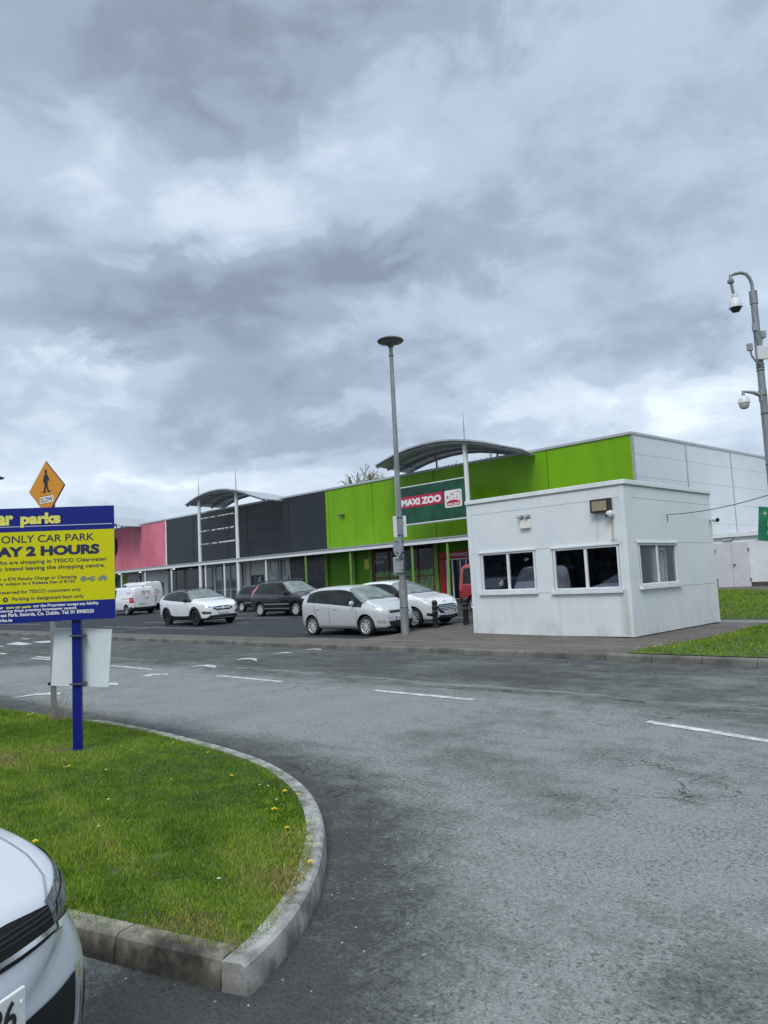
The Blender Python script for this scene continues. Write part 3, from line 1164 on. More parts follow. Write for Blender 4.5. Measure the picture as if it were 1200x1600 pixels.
def roof_feature(root, xc, bars=True, sign=False):
    """two tall columns with thin masts carrying a curved roof"""
    xl, xr = xc - 2.42, xc + 2.42
    for x in (xl, xr):
        z0 = zg(x, CY)
        col = wpart(MB().cyl((x, CY - .02, z0 - .02), (x, CY - .02, 8.42), .13, .12, 18), 'roof_column', M['trim_white'], root, smooth=True)
        m = MB().tube([(x, CY - .02, 8.38), (x, CY - .02, 8.9), (x, CY - .02, 10.05)], [.05, .04, .012], 8).build('mast', M['trim_grey'], None, smooth=True)
        m.parent = col
        m.matrix_parent_inverse = (root.matrix_basis @ col.matrix_parent_inverse).inverted()
    xo = xc + 25.6
    prof = [(-29.15, 8.13), (-28.4, 8.33), (-27.6, 8.52), (-26.6, 8.67), (-25.6, 8.74), (-24.6, 8.73), (-23.6, 8.63), (-22.6, 8.44), (-21.6, 8.18), (-20.6, 7.86), (-19.45, 7.50)]
    up = lambda q, t: (q[0] + xo + t * -1.6, 28.9 + t * 4.5, q[1] + t * .10)
    s_ = MB()
    n = len(prof)
    th = [.05, .07, .085, .09, .09, .09, .09, .085, .08, .065, .05]
    for t in (0, 1):
        for q in prof:
            s_.v.append(up((q[0], q[1]), t))
        for q, h in zip(prof, th):
            s_.v.append(up((q[0], q[1] + h), t))
    A = lambda t, k, i: t * 2 * n + k * n + i
    for i in range(n - 1):
        s_.mi = 1
        s_.face((A(0, 0, i), A(0, 0, i + 1), A(1, 0, i + 1), A(1, 0, i)))
        s_.mi = 0
        s_.face((A(0, 1, i), A(1, 1, i), A(1, 1, i + 1), A(0, 1, i + 1)))
        for t in (0, 1):
            s_.face((A(t, 0, i), A(t, 1, i), A(t, 1, i + 1), A(t, 0, i + 1)))
    for i in (0, n - 1):
        s_.face((A(0, 0, i), A(0, 1, i), A(1, 1, i), A(1, 0, i)))
    rf = wpart(s_, 'curved_roof', [M['roof_edge'], M['roof_under']], root, smooth=True, ang=40)
    for t in (.06, .36, .66, .94):
        rb = MB()
        for i in range(n - 1):
            a, b = prof[i], prof[i + 1]
            pa, pb = up(a, t), up(b, t)
            rb.v += [(pa[0], pa[1] - .05, pa[2] - .11), (pb[0], pb[1] - .05, pb[2] - .11), (pb[0], pb[1] - .05, pb[2] + .01), (pa[0], pa[1] - .05, pa[2] + .01),
                     (pa[0], pa[1] + .05, pa[2] - .11), (pb[0], pb[1] + .05, pb[2] - .11), (pb[0], pb[1] + .05, pb[2] + .01), (pa[0], pa[1] + .05, pa[2] + .01)]
            k0 = len(rb.v) - 8
            for q in ((0, 1, 2, 3), (4, 7, 6, 5), (0, 4, 5, 1)):
                rb.face([k0 + z for z in q])
        o = rb.build('rib', M['trim_grey'])
        o.parent = rf
        o.matrix_parent_inverse = (root.matrix_basis @ rf.matrix_parent_inverse).inverted()
    for i in (1, 3, 7, 9):
        a, b = up(prof[i], 0.02), up(prof[i], .98)
        o = MB().tube([(a[0], a[1], a[2] - .05), (b[0], b[1], b[2] - .05)], .035, 6).build('purlin', M['trim_grey'])
        o.parent = rf
        o.matrix_parent_inverse = (root.matrix_basis @ rf.matrix_parent_inverse).inverted()
    for (dx, y, zz) in ((-2.2, 32.6, 8.75), (2.1, 32.6, 8.3)):
        wpart(MB().cyl((xc + dx, y, TOP - .1), (xc + dx, y, zz), .055, n=10), 'roof_strut', M['trim_grey'], root, smooth=True)
    if bars:
        for zz in (5.1, 6.05, 7.0):
            wpart(MB().cyl((xl, CY - .02, zz), (xr, CY - .02, zz), .055 if zz < 6.5 else .04, n=10), 'cross_bar', M['bar'], root, smooth=True)


# peeling white paint on black rails
M['bar'] = mat('flaking rail paint', (.6, .6, .6), .6)
_t = NT(M['bar'].node_tree)
_b = _t.n['Principled BSDF']
_co = _t.new('ShaderNodeTexCoord').outputs['Object']
_n = _t.noise(_t.vm('MULTIPLY', _co, (1.6, .6, .6)).outputs[0], 2.6, 3, .6)
_t.l.new(_t.mix(_t.mr(_n, .44, .47), c4((.02, .022, .025)), c4((.66, .67, .66))), _b.inputs['Base Color'])

# pink unit, the far end
pk = unit('pink fronted shop with a dark round sign at the far left end of the terrace', -76.0, -56.5, [-71.0, -65.9, -61.2], M['pink_panel'], M['trim_white'])
wpart(MB().box(-56.62, -56.46, FY - .03, FY + .02, 3.99, TOP - .13), 'corner_trim', M['trim_white'], pk)
posts(pk, [-73.4, -69.2, -64.95, -60.84, -56.66], M['trim_white'])
roof_feature(pk, -66.3 + .3, bars=True)
glazing(pk, -75.6, -66.8, .6, 3.5, [-73.4, -71.2, -69.0], [2.7], M['trim_white'], M['glass_shop'])
glazing(pk, -66.5, -60.3, .6, 3.5, [-64.9, -63.5], [], M['trim_white'], M['glass_shop'])
for (x0, x1, z0, z1, m_) in ((-65.45, -64.95, 1.6, 3.45, 'poster_green'), (-64.5, -63.35, 1.2, 3.45, 'poster_lime'), (-63.3, -61.0, 1.2, 3.55, 'poster_white')):
    o = wpart(MB().box(x0, x1, FY - .10, FY - .075, z0, z1), 'poster', M[m_], pk)
    if m_ == 'poster_white':
        pm_ = MB()
        fr = lambda q: (q[0], FY - .104, q[1])
        fb = lambda q: (q[0], FY - .1005, q[1])
        pm_.prism([(-61.6 + .22 * math.cos(a), 2.75 + .26 * math.sin(a)) for a in np.linspace(0, 6.28, 14)[:-1]], fr, fb)
        pm_.prism([(-61.95, 1.8), (-61.25, 1.8), (-61.35, 2.42), (-61.85, 2.42)], fr, fb)
        wpart(pm_, 'poster_figure', M['skin_tone'], pk)
        wpart(MB().box(-63.1, -62.0, FY - .105, FY - .1005, 2.95, 3.03), 'poster_line', M['brand_red'], pk)
for (x0, x1, z0, z1, m_) in ((-60.0, -59.0, 1.6, 2.55, 'poster_blue'), (-58.3, -57.2, 1.6, 2.65, 'poster_green')):
    wpart(MB().box(x0, x1, FY + .03, FY + .056, z0, z1), 'poster', M[m_], pk)
for x in (-63.0, -59.4, -53.8):
    pass
wpart(MB().box(-66.45, -65.5, FY - .16, FY - .08, 2.6, 3.45), 'box_sign', M['black_plastic'], pk)
wpart(MB().box(-66.35, -65.62, FY - .175, FY - .162, 2.85, 3.25), 'sign_face', M['orange'], pk)

# round sign over the pink unit
sg = tag(empty('shop_sign', (-66.33, FY - .02, 6.2)), 'dark round shop sign with a white ring, high on the pink shop front', 'sign')
R90 = Matrix.Rotation(R(90), 4, 'X')
MB().lathe([(0, -.0), (.98, 0.0), (.98, .22), (0, .22)], R90, 40).build('backing', M['black_gloss'], sg, smooth=True)
MB().lathe([(.66, .223), (.80, .226), (.80, .23), (.66, .23)], R90, 40).build('ring', M['white_ink'], sg, smooth=True)
MB().lathe([(0, .222), (.62, .222), (.62, .228), (0, .228)], R90, 40).build('disc', M['orange'], sg, smooth=True)

# charcoal unit in the middle
bk = unit('charcoal fronted shop between the pink and green shops, with flaking white rails', -56.5, -36.25, [-52.3, -51.2, -47.36, -44.9, -40.06], M['black_panel'], M['cream'])
posts(bk, [-52.47, -47.62, -45.17, -40.26], M['trim_white'])
roof_feature(bk, -45.85)
p = MB()
p.box(-56.35, -55.05, FY - .03, FY + .05, .4, 3.66)
p.box(-54.9, -50.75, FY - .05, FY + .05, .4, 3.66)
wpart(p, 'dark_panel', M['black_gloss'], bk)
p = MB()
p.box(-40.0, -38.35, FY - .03, FY + .05, .4, 3.66)
p.box(-38.3, -36.3, FY - .04, FY + .05, .4, 3.66)
wpart(p, 'dark_panel', M['black_low'], bk)
glazing(bk, -50.6, -49.3, .6, 3.6, [], [], M['trim_white'], M['glass_shop'], fw=.10)
glazing(bk, -49.2, -45.4, .6, 3.6, [-48.3, -47.2, -46.3], [1.75], M['trim_white'], M['glass_shop'])
glazing(bk, -42.9, -40.1, .6, 3.6, [-42.3, -41.4, -40.7], [], M['trim_white'], M['glass_shop'], fw=.07)
glazing(bk, -45.0, -44.75, .6, 3.6, [], [], M['trim_white'], M['cream'], fw=.05)
door = glazing(bk, -44.45, -43.05, .62, 2.65, [-43.8], [], M['galv_dark'], M['glass_dark'], y=FY - .02, name='door')
hd = MB().box(-43.9, -43.86, FY - .14, FY - .10, 1.3, 1.9).build('handle', M['chrome'])
hd.parent = door
hd.matrix_parent_inverse = (bk.matrix_basis @ door.matrix_parent_inverse).inverted()
for (x0, x1, z0, z1) in ((-46.1, -45.6, 1.7, 2.75), (-42.25, -41.5, 1.2, 2.75), (-40.65, -40.25, 1.8, 2.5), (-43.7, -43.3, 1.9, 2.5)):
    wpart(MB().box(x0, x1, FY - .085, FY - .068, z0, z1), 'poster', M['poster_white'], bk)
    for z_ in np.linspace(z0 + .12, z1 - .2, 4):
        wpart(MB().box(x0 + .08, x1 - .08, FY - .09, FY - .0852, z_, z_ + .1), 'poster_print', M['poster_blue'] if z_ > z0 + .3 else M['poster_green'], bk)

# green unit, nearest
gn = unit('bright green fronted pet shop at the near right end of the terrace', -36.25, -15.27, [-35.95, -31.89, -26.98, -19.67], M['green_panel'], M['green_dark'])
posts(gn, [-36.14, -32.06, -27.17, -24.71, -19.6, -16.0], M['green_post'])
roof_feature(gn, -25.6, bars=False)
wpart(MB().cyl((-28.0, CY - .02, 4.72), (-23.2, CY - .02, 4.72), .06, n=10), 'cross_bar', M['trim_white'], gn, smooth=True)
wpart(MB().box(-28.0, -23.2, CY - .06, CY + .02, 6.73, 6.78), 'cross_bar', M['trim_white'], gn)
for x in (-36.3, -33.75, -32.25):
    wpart(MB().box(x - .12, x + .12, FY - .10, FY + .05, .4, 3.69), 'pilaster', M['green_post'], gn)
for x in (-27.05, -24.2):
    wpart(MB().box(x - .14, x + .14, FY - .12, FY + .05, .4, 3.69), 'pilaster', M['green_post'], gn)
fr = glazing(gn, -31.95, -27.3, .62, 3.66, [-30.75, -29.6, -28.45], [1.96], M['red_frame'], M['glass_dark'], fw=.06)
for (a, b) in ((-31.9, -30.79), (-30.71, -29.64), (-29.56, -28.49), (-28.41, -27.35)):
    g = MB()
    g.box(a, b, FY - .040, FY - .022, .66, 1.92)
    top_ = [(a, 2.0)] + [(lerp(a, b, i / 12), 2.32 + .10 * math.sin(i * 2.1 + a) + .05 * math.sin(i * 5.3)) for i in range(13)] + [(b, 2.0)]
    g.prism(top_, lambda q: (q[0], FY - .040, q[1]), lambda q: (q[0], FY - .022, q[1]))
    wpart(g, 'printed_film', M['grass_print'], gn)
sgn_fr = lambda y: (lambda a, z: (a, y, z))
t_ = text([("Ireland's Largest", -31.85, -30.85, 3.12, 3.30, .01), ("Pet Retailer", -31.85, -31.15, 2.84, 3.00, .01)], M['white_ink'], sgn_fr(FY - .045), None)
adopt(t_, gn)
# entrance
e = MB()
for (a, b, z0, z1) in ((-26.75, -26.35, .45, 2.80), (-24.35, -23.95, .45, 2.80)):
    e.box(a, b, FY - .20, FY + .02, z0, z1)
e.box(-26.75, -23.95, FY - .205, FY + .02, 2.802, 3.2)
ent = wpart(e, 'entrance_surround', M['entrance_red'], gn, bevel=.04)
t_ = text([("ENTRANCE", -26.1, -24.75, 2.92, 3.08, .012)], M['white_ink'], sgn_fr(FY - .209), None)
t_.parent = ent
t_.matrix_parent_inverse = (gn.matrix_basis @ ent.matrix_parent_inverse).inverted()
dr_ = glazing(gn, -26.3, -24.4, .62, 2.77, [-25.9, -25.35, -24.95], [], M['trim_white'], M['glass_dark'], y=FY - .05, fw=.07, name='door')
st = MB().box(-25.30, -25.0, FY - .125, FY - .11, 1.5, 1.75).box(-25.30, -25.12, FY - .125, FY - .11, 1.85, 2.1).box(-24.85, -24.55, FY - .125, FY - .11, 1.7, 1.95)
adopt(st.build('door_sticker', M['poster_white']), gn)
wpart(MB().box(-25.34, -24.5, FY - .105, FY - .072, 1.3, 2.15), 'door_poster', M['brand_green'], gn)
nt_ = tag(MB().box(-32.9, -32.5, FY + .035, FY + .058, 2.55, 3.15).build('notice', M['pale_yellow']), 'small pale yellow notice on the lower green wall', 'notice')
# canopy light fittings, one lit
for i, x in enumerate((-63.4, -59.6, -54.0)):
    lr = tag(empty('canopy_light', (x, 30.5, 3.66)), ('lit round lamp under the canopy above the posters', 'lit round lamp under the canopy before the white wall', 'lit round lamp under the canopy before the dark panels')[i], 'light', 'lamps under the canopy')
    MB().lathe([(.13, .05), (.15, 0), (.13, -.05)], None, 16).build('fitting', M['trim_white'], lr, smooth=True)
    MB().lathe([(.11, -.051), (.07, -.085), (0, -.095)], None, 16).build('diffuser', M['lamp_lit'], lr, smooth=True)
# sensor on the green wall
sn = tag(empty('wall_sensor', (-34.5, FY, 6.02)), 'small dark camera fixed high on the bright green wall', 'camera')
MB().box(-.05, .05, -.10, 0, -.05, .05).build('bracket', M['galv_dark'], sn)
MB().cyl((-.28, -.14, 0), (.12, -.14, -.03), .075, n=12).build('housing', M['galv_dark'], sn, smooth=True)

# white side wall of the green unit, its cladding bays 5 m apart
dv = Vector((math.sin(R(3.3)), math.cos(R(3.3)), 0))
nv = Vector((dv.y, -dv.x, 0))
c0 = Vector((-15.27, FY, 0))


def sidebox(mb, s0, s1, o0, o1, z0, z1):
    pts = [c0 + dv * s0 + nv * o0, c0 + dv * s1 + nv * o0, c0 + dv * s1 + nv * o1, c0 + dv * s0 + nv * o1]
    mb.prism([(p.x, p.y) for p in pts], lambda q: (q[0], q[1], z0), lambda q: (q[0], q[1], z1))


wl = MB()
zrows = [.3, 1.8, 2.84, 3.84, 4.85, 5.85, 6.87, TOP - .13]
for i in range(4):
    s0, s1 = i * 5.02 + (.06 if i else .14), (i + 1) * 5.02 - .06
    for z0, z1 in zip(zrows[:-1], zrows[1:]):
        sidebox(wl, s0, s1, -.02, .03, z0 + .006, z1 - .006)
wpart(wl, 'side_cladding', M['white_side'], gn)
wl = MB()
sidebox(wl, .0, 20.1, -.10, .006, .2, TOP - .13)
wpart(wl, 'side_wall', M['seam'], gn)
wl = MB()
for i in range(1, 5):
    sidebox(wl, i * 5.02 - .055, i * 5.02 + .055, .007, .045, .3, TOP - .13)
sidebox(wl, 0, .13, -.0, .05, .3, TOP - .13)
wpart(wl, 'cover_strip', M['trim_grey'], gn)
wl = MB()
sidebox(wl, -.06, 20.1, -.25, .07, TOP - .125, TOP + .0)
wpart(wl, 'parapet_cap', M['roof_edge'], gn, bevel=.01)

# MAXI ZOO sign hung between the columns
ms = tag(empty('shop_sign', (-25.6, CY - .02, 5.75)), 'wide deep green pet shop sign with red name band, hung between two columns', 'sign')
MB().box(-2.28, 2.28, -.07, .04, -.98, .96).build('board', M['brand_green'], ms, bevel=.01)
MB().box(-2.27, .87, -.083, -.072, -.14, .46).build('name_band', M['brand_red'], ms)
text([("MAXI ZOO", -2.08, .74, -.045, .335, .065)], M['white_ink'], lambda a, z: (a, -.088, z), ms)


def rrect(x0, x1, z0, z1, r, n=5):
    out = []
    for (cx_, cz, a0) in ((x1 - r, z1 - r, 0), (x0 + r, z1 - r, 90), (x0 + r, z0 + r, 180), (x1 - r, z0 + r, 270)):
        for i in range(n + 1):
            a = R(a0 + 90 * i / n)
            out.append((cx_ + r * math.cos(a), cz + r * math.sin(a)))
    return out


fp = lambda y: (lambda q: (q[0], y, q[1]))
L2 = lambda p: (1.54 + (p[0] - 1.38) * .93, .02 + p[1] * .85)
lg = MB().prism(rrect(.98, 2.10, -.42, .46, .09), fp(-.090), fp(-.072)).build('logo_plate', M['white_ink'], ms)
lb = MB()
for q in ([(.90, -.20), (1.12, -.10), (1.38, -.07), (1.64, -.10), (1.86, -.20), (1.86, -.42), (.90, -.42)],
          [(.92, .02), (.97, .20), (1.05, .10)], [(1.22, .38), (1.28, .22), (1.36, .24)], [(1.62, .10), (1.70, .12), (1.66, 0)], [(1.60, .22), (1.70, .20), (1.66, .15)]):
    lb.prism([L2(p) for p in q], fp(-.095), fp(-.0905))
for pth in ([(.88, -.12), (.90, .05), (.97, .22), (1.06, .10), (1.2, .14), (1.29, .38), (1.38, .22), (1.42, .05), (1.36, -.05)], [(1.42, .2), (1.5, .36), (1.66, .42), (1.82, .34), (1.90, .16), (1.88, -.05), (1.8, -.14)],
            [(1.08, .03), (1.12, -.04), (1.18, .0)], [(1.54, .05), (1.62, -.03), (1.72, .02)], [(1.72, .42), (1.86, .40), (1.92, .24)]):
    lb.tube([(L2(p)[0], -.094, L2(p)[1]) for p in pth], .009, 6)
lbo = lb.build('logo_emblem', M['brand_red'], lg)
text([("MAXI ZOO", 1.13, 1.95, -.315, -.20, .05)], M['white_ink'], lambda a, z: (a, -.098, z), lg)

# low flat annexe with the lilac doors
an = tag(empty('service_annexe', (-8, 37.0, .6)), 'low flat roofed white annexe with lilac double doors behind the kiosk', 'building')
wpart(MB().box(-14.7, 6, 37.06, 46, .3, 3.02), 'wall', M['white_panel'], an)
wpart(MB().box(-14.75, 6.1, 36.9, 46.1, 3.03, 3.26), 'roof_edge', M['trim_white'], an, bevel=.015)
wpart(MB().box(-14.7, 6, 37.0, 37.058, .3, .88), 'plinth', M['concrete_dark'], an)
wpart(MB().box(-14.45, -12.45, 37.02, 37.058, .60, 2.86), 'door_frame', M['trim_white'], an)
for k_, (a, b) in enumerate(((-14.22, -13.475), (-13.465, -12.70))):
    d_ = wpart(MB().box(a, b, 36.955, 37.015, .62, 2.78), 'door', M['purple_door'], an, bevel=.008)
    for zz in (.95, 2.35):
        h_ = MB().box((a - .05) if k_ == 0 else (b - .03), (a + .03) if k_ == 0 else (b + .05), 36.93, 36.953, zz, zz + .14).build('hinge', M['galv'])
        h_.parent = d_
        h_.matrix_parent_inverse = (an.matrix_basis @ d_.matrix_parent_inverse).inverted()
    if k_ == 1:
        h_ = MB().cyl((a + .10, 36.94, 1.72), (a + .10, 36.90, 1.72), .05, n=12).build('lock', M['galv_dark'], None, smooth=True)
        h_.parent = d_
        h_.matrix_parent_inverse = (an.matrix_basis @ d_.matrix_parent_inverse).inverted()
bl = tag(empty('bulkhead_light', (-13.6, 37.04, 2.93)), 'slim grey bulkhead light above the lilac double doors', 'light')
MB().box(-.22, .22, -.10, 0, -.05, .05).build('housing', M['galv'], bl, bevel=.015)
MB().box(-.19, .19, -.115, -.101, -.035, .035).build('diffuser', M['lamp_glass'], bl)


# ------------------------------------------------------------------ white kiosk
def glass_mat(name, tint, ior=1.45):
    mt = bpy.data.materials.new(name)
    mt.use_nodes = True
    t = NT(mt.node_tree)
    t.n.remove(t.n['Principled BSDF'])
    tr = t.new('ShaderNodeBsdfTransparent')
    tr.inputs[0].default_value = c4(tint)
    gl = t.new('ShaderNodeBsdfGlossy')
    gl.inputs['Roughness'].default_value = .015
    gl.inputs['Color'].default_value = (.85, .87, 1.0, 1)
    lw = t.new('ShaderNodeLayerWeight')
    lw.inputs['Blend'].default_value = .5
    f0 = ((ior - 1) / (ior + 1)) ** 2
    fr_ = t.m('ADD', t.m('MULTIPLY', t.m('POWER', lw.outputs['Facing'], 5), 1 - f0), f0)
    mx = t.new('ShaderNodeMixShader')
    t.l.new(fr_, mx.inputs[0])
    t.l.new(tr.outputs[0], mx.inputs[1])
    t.l.new(gl.outputs[0], mx.inputs[2])
    t.l.new(mx.outputs[0], t.n['Material Output'].inputs[0])
    return mt


M['glass_front'] = glass_mat('dark kiosk glass', (.55, .55, .66), 2.3)
M['glass_side'] = glass_mat('clear kiosk glass', (.80, .84, .84))

# panels: rain-washed dirt, grime along the foot and rust run-off under the fittings
M['kiosk'] = mat('kiosk panel', (.70, .74, .76), .42)
t = NT(M['kiosk'].node_tree)
b = t.n['Principled BSDF']
gpos = t.new('ShaderNodeNewGeometry').outputs['Position']
sp = t.new('ShaderNodeSeparateXYZ')
t.l.new(gpos, sp.inputs[0])
X_, Y_, Z_ = sp.outputs
streak = t.noise(t.vm('MULTIPLY', gpos, (5.5, 5.5, .35)).outputs[0], 1.6, 4, .6)
blot = t.noise(gpos, 1.4, 5, .6)
base = t.mix(t.mr(blot, .3, .75), (.66, .71, .735, 1), (.735, .765, .78, 1))
foot = t.m('MULTIPLY', t.mr(Z_, .95, .15), t.mr(t.noise(gpos, 3.5, 5, .65), .40, .72))
base = t.mix(t.m('MULTIPLY', foot, .38), base, (.40, .38, .31, 1))
below = t.m('MULTIPLY', t.mr(Z_, 1.26, 1.1), t.mr(streak, .52, .72))
base = t.mix(t.m('MULTIPLY', below, .22), base, (.40, .40, .34, 1))


def run_off(xc, w_, z0, z1, amt, col):
    global base
    wob = t.m('MULTIPLY', t.m('SUBTRACT', t.noise(gpos, 4.0, 3, .5), .5), .05)
    dx = t.m('ABSOLUTE', t.m('ADD', t.m('SUBTRACT', X_, xc), wob))
    f = t.m('MULTIPLY', t.mr(dx, w_, w_ * .15), t.m('MULTIPLY', t.mr(Z_, z0 - .08, z0 + .05), t.mr(Z_, z1 + .02, z1 - .04)))
    f = t.m('MULTIPLY', f, t.mr(Y_, 16.55, 16.50))
    f = t.m('MULTIPLY', f, t.mr(streak, .25, .6, .55, 1.0))
    base = t.mix(t.m('MULTIPLY', f, amt), base, c4(col))


run_off(-8.655, .055, 2.36, 3.0, .8, (.50, .30, .10))
run_off(-9.06, .045, 2.45, 3.10, .38, (.50, .40, .20))
run_off(-9.0, .04, 2.55, 3.05, .25, (.50, .42, .25))
run_off(-8.62, .16, 2.33, 2.46, .55, (.20, .17, .13))
run_off(-8.50, .16, .2, 1.25, .42, (.34, .31, .22))
t.l.new(base, b.inputs['Base Color'])

kx0, kx1, ky0, ky1, kt = -13.0, -8.3, 16.42, 21.5, 3.72
ks = tag(empty('kiosk', ((kx0 + kx1) / 2, ky0, .13)), 'white flat roofed single storey kiosk with sliding windows beside the road', 'kiosk')
kz = [.15, 1.225, 2.345, 3.415, kt]
W1, W2, W3 = (-12.60, -10.88), (-10.32, -8.55), (16.95, 19.02)
p = MB()
g_ = .004
for z0, z1 in zip(kz[:-1], kz[1:]):
    for (a, c) in ((kx0, -12.86), (-12.86, -8.58) if False else (-12.86, -8.44), (-8.44, kx1)):
        if abs(z0 - 1.225) < .01 and a == -12.86:
            for (q0, q1) in ((a, W1[0]), (W1[1], W2[0]), (W2[1], c)):
                p.box(q0 + g_, q1 - g_, ky0, ky0 + .08, z0 + g_, z1 - g_)
        elif abs(a + 12.86) > .01:
            if z0 == kz[0]:
                p.box(a + g_ * .5, c - g_ * .5, ky0 - .004, ky0 + .08, kz[0], kt)
        elif z0 > 3.4:
            p.box(a + g_, -10.62 - g_, ky0, ky0 + .08, z0 + g_, z1)
            p.box(-10.62 + g_, c - g_, ky0, ky0 + .08, z0 + g_, z1)
        else:
            p.box(a + g_, c - g_, ky0, ky0 + .08, z0 + g_, z1 - g_)
    # side facing right
    for (a, c) in ((ky0 + .085, 16.74), (16.74, 21.36), (21.36, ky1)):
        if abs(z0 - 1.225) < .01 and a == 16.74:
            for (q0, q1) in ((a, W3[0]), (W3[1], c)):
                p.box(kx1 - .08, kx1, q0 + g_, q1 - g_, z0 + g_, z1 - g_)
        elif a != 16.74:
            if z0 == kz[0]:
                p.box(kx1 - .08, kx1 + .004, a + g_ * .5, c - g_ * .5, kz[0], kt)
        else:
            p.box(kx1 - .08, kx1, a + g_, c - g_, z0 + g_, z1 - g_)
p.box(kx0, kx0 + .08, ky0 + .09, ky1 - .09, kz[0], kt)
p.box(kx0, kx1 - .09, ky1 - .08, ky1, kz[0], kt)
wpart(p, 'wall_panel', M['kiosk'], ks)
# lining and floor inside
p = MB()
p.box(kx0 + .09, kx1 - .085, ky1 - .2, ky1 - .09, .2, kt - .1)
p.box(kx0 + .085, kx0 + .2, ky0 + .2, ky1 - .21, .2, kt - .1)
for (a, c) in ((kx0 + .21, W1[0]), (W1[1], W2[0]), (W2[1], kx1 - .09)):
    p.box(a + .002, c - .002, ky0 + .082, ky0 + .11, 1.24, 2.33)
p.box(kx0 + .21, kx1 - .09, ky0 + .082, ky0 + .11, .2, 1.238)
p.box(kx0 + .21, kx1 - .09, ky0 + .082, ky0 + .11, 2.332, kt - .1)
for (a, c) in ((ky0 + .112, W3[0]), (W3[1], ky1 - .21)):
    p.box(kx1 - .11, kx1 - .082, a + .002, c - .002, 1.24, 2.33)
p.box(kx1 - .11, kx1 - .082, ky0 + .112, ky1 - .21, .2, 1.238)
p.box(kx1 - .11, kx1 - .082, ky0 + .112, ky1 - .21, 2.332, kt - .1)
wpart(p, 'lining', mat('kiosk lining', (.60, .62, .64), .7), ks)
wpart(MB().box(kx0 + .085, kx1 - .085, ky0 + .085, ky1 - .085, .05, .16), 'floor', M['concrete_dark'], ks)
wpart(MB().box(kx0 - .035, kx1 + .045, ky0 - .045, ky1 + .04, kt + .004, kt + .115), 'roof_edge', M['trim_white'], ks, bevel=.012)
wpart(MB().box(kx0 - .01, kx1 + .02, ky0 - .02, ky1 + .01, kt - .018, kt + .002), 'flashing', M['seam'], ks)
wpart(MB().box(kx0 + .01, kx1 - .01, ky0 + .02, ky1 - .02, .02, .149), 'plinth', M['concrete_dark'], ks)


def kwindow(axis, a0, a1, z0, z1, mid, face, gmat):
    def bx(mb, u0, u1, d0, d1, zz0, zz1):
        if axis == 'y':
            mb.box(u0, u1, face + d0, face + d1, zz0, zz1)
        else:
            mb.box(face - d1, face - d0, u0, u1, zz0, zz1)
    f = MB()
    fw = .044
    bx(f, a0, a0 + fw, -.012, .07, z0, z1)
    bx(f, a1 - fw, a1, -.012, .07, z0, z1)
    bx(f, a0 + fw, a1 - fw, -.012, .07, z0, z0 + fw)
    bx(f, a0 + fw, a1 - fw, -.012, .07, z1 - fw, z1)
    bx(f, mid - .036, mid + .036, .0, .06, z0 + fw, z1 - fw)
    fo = wpart(f, 'window', M['trim_white'], ks, bevel=.006)
    inv = (ks.matrix_basis @ fo.matrix_parent_inverse).inverted()
    g = MB()
    bx(g, a0 + fw, mid - .036, .025, .031, z0 + fw, z1 - fw)
    bx(g, mid + .036, a1 - fw, .035, .041, z0 + fw, z1 - fw)
    po = g.build('pane', gmat, fo)
    po.matrix_parent_inverse = inv
    s_ = MB()
    bx(s_, a0 - .10, a1 + .06, -.075, -.003, z0 - .10, z0 - .012)
    so_ = s_.build('sill', M['trim_white'], fo, bevel=.006)
    so_.matrix_parent_inverse = inv
    s_ = MB()
    bx(s_, a0 - .06, a1 + .05, -.045, -.003, z1 + .004, z1 + .05)
    so_ = s_.build('head_trim', M['trim_white'], fo, bevel=.006)
    so_.matrix_parent_inverse = inv
    s_ = MB()
    bx(s_, a0 - .03, a1 + .03, -.006, .0, z0 - .011, z0 - .001)
    bx(s_, a0 - .035, a0 - .003, -.006, .0, z0, z1)
    bx(s_, a1 + .003, a1 + .02, -.006, .0, z0, z1)
    so_ = s_.build('gasket', M['seam'], fo)
    so_.matrix_parent_inverse = inv


kwindow('y', W1[0], W1[1], 1.31, 2.33, -11.73, ky0, M['glass_front'])
kwindow('y', W2[0], W2[1], 1.28, 2.31, -9.43, ky0, M['glass_front'])
kwindow('x', W3[0], W3[1], 1.32, 2.32, 17.93, kx1, M['glass_side'])
# inside the side window: a pale door frame and boards, and a desk with a monitor
it = tag(empty('interior_board', (-8.55, 18.42, .16)), 'pale upright boards standing inside the kiosk side window', 'board')
MB().box(-.05, .02, -.28, .10, 0, 2.0).box(-.06, .03, .16, .30, 0, 1.95).build('board', M['cream'], it)
MB().box(.03, .06, -.36, -.30, 0, 2.06).box(.03, .06, .34, .40, 0, 2.06).box(.03, .06, -.30, .34, 2.0, 2.06).build('frame', M['trim_white'], it)
dk_ = tag(empty('desk', (-10.6, 17.2, .16)), 'plain desk inside the kiosk behind the front windows', 'desk')
MB().box(-1.6, 1.6, -.35, .35, .70, .74).build('desk_top', M['cream'], dk_)
for sx_ in (-1.5, 1.5):
    for sy_ in (-.3, .3):
        MB().box(sx_ - .03, sx_ + .03, sy_ - .03, sy_ + .03, 0, .698).build('leg', M['galv_dark'], dk_)

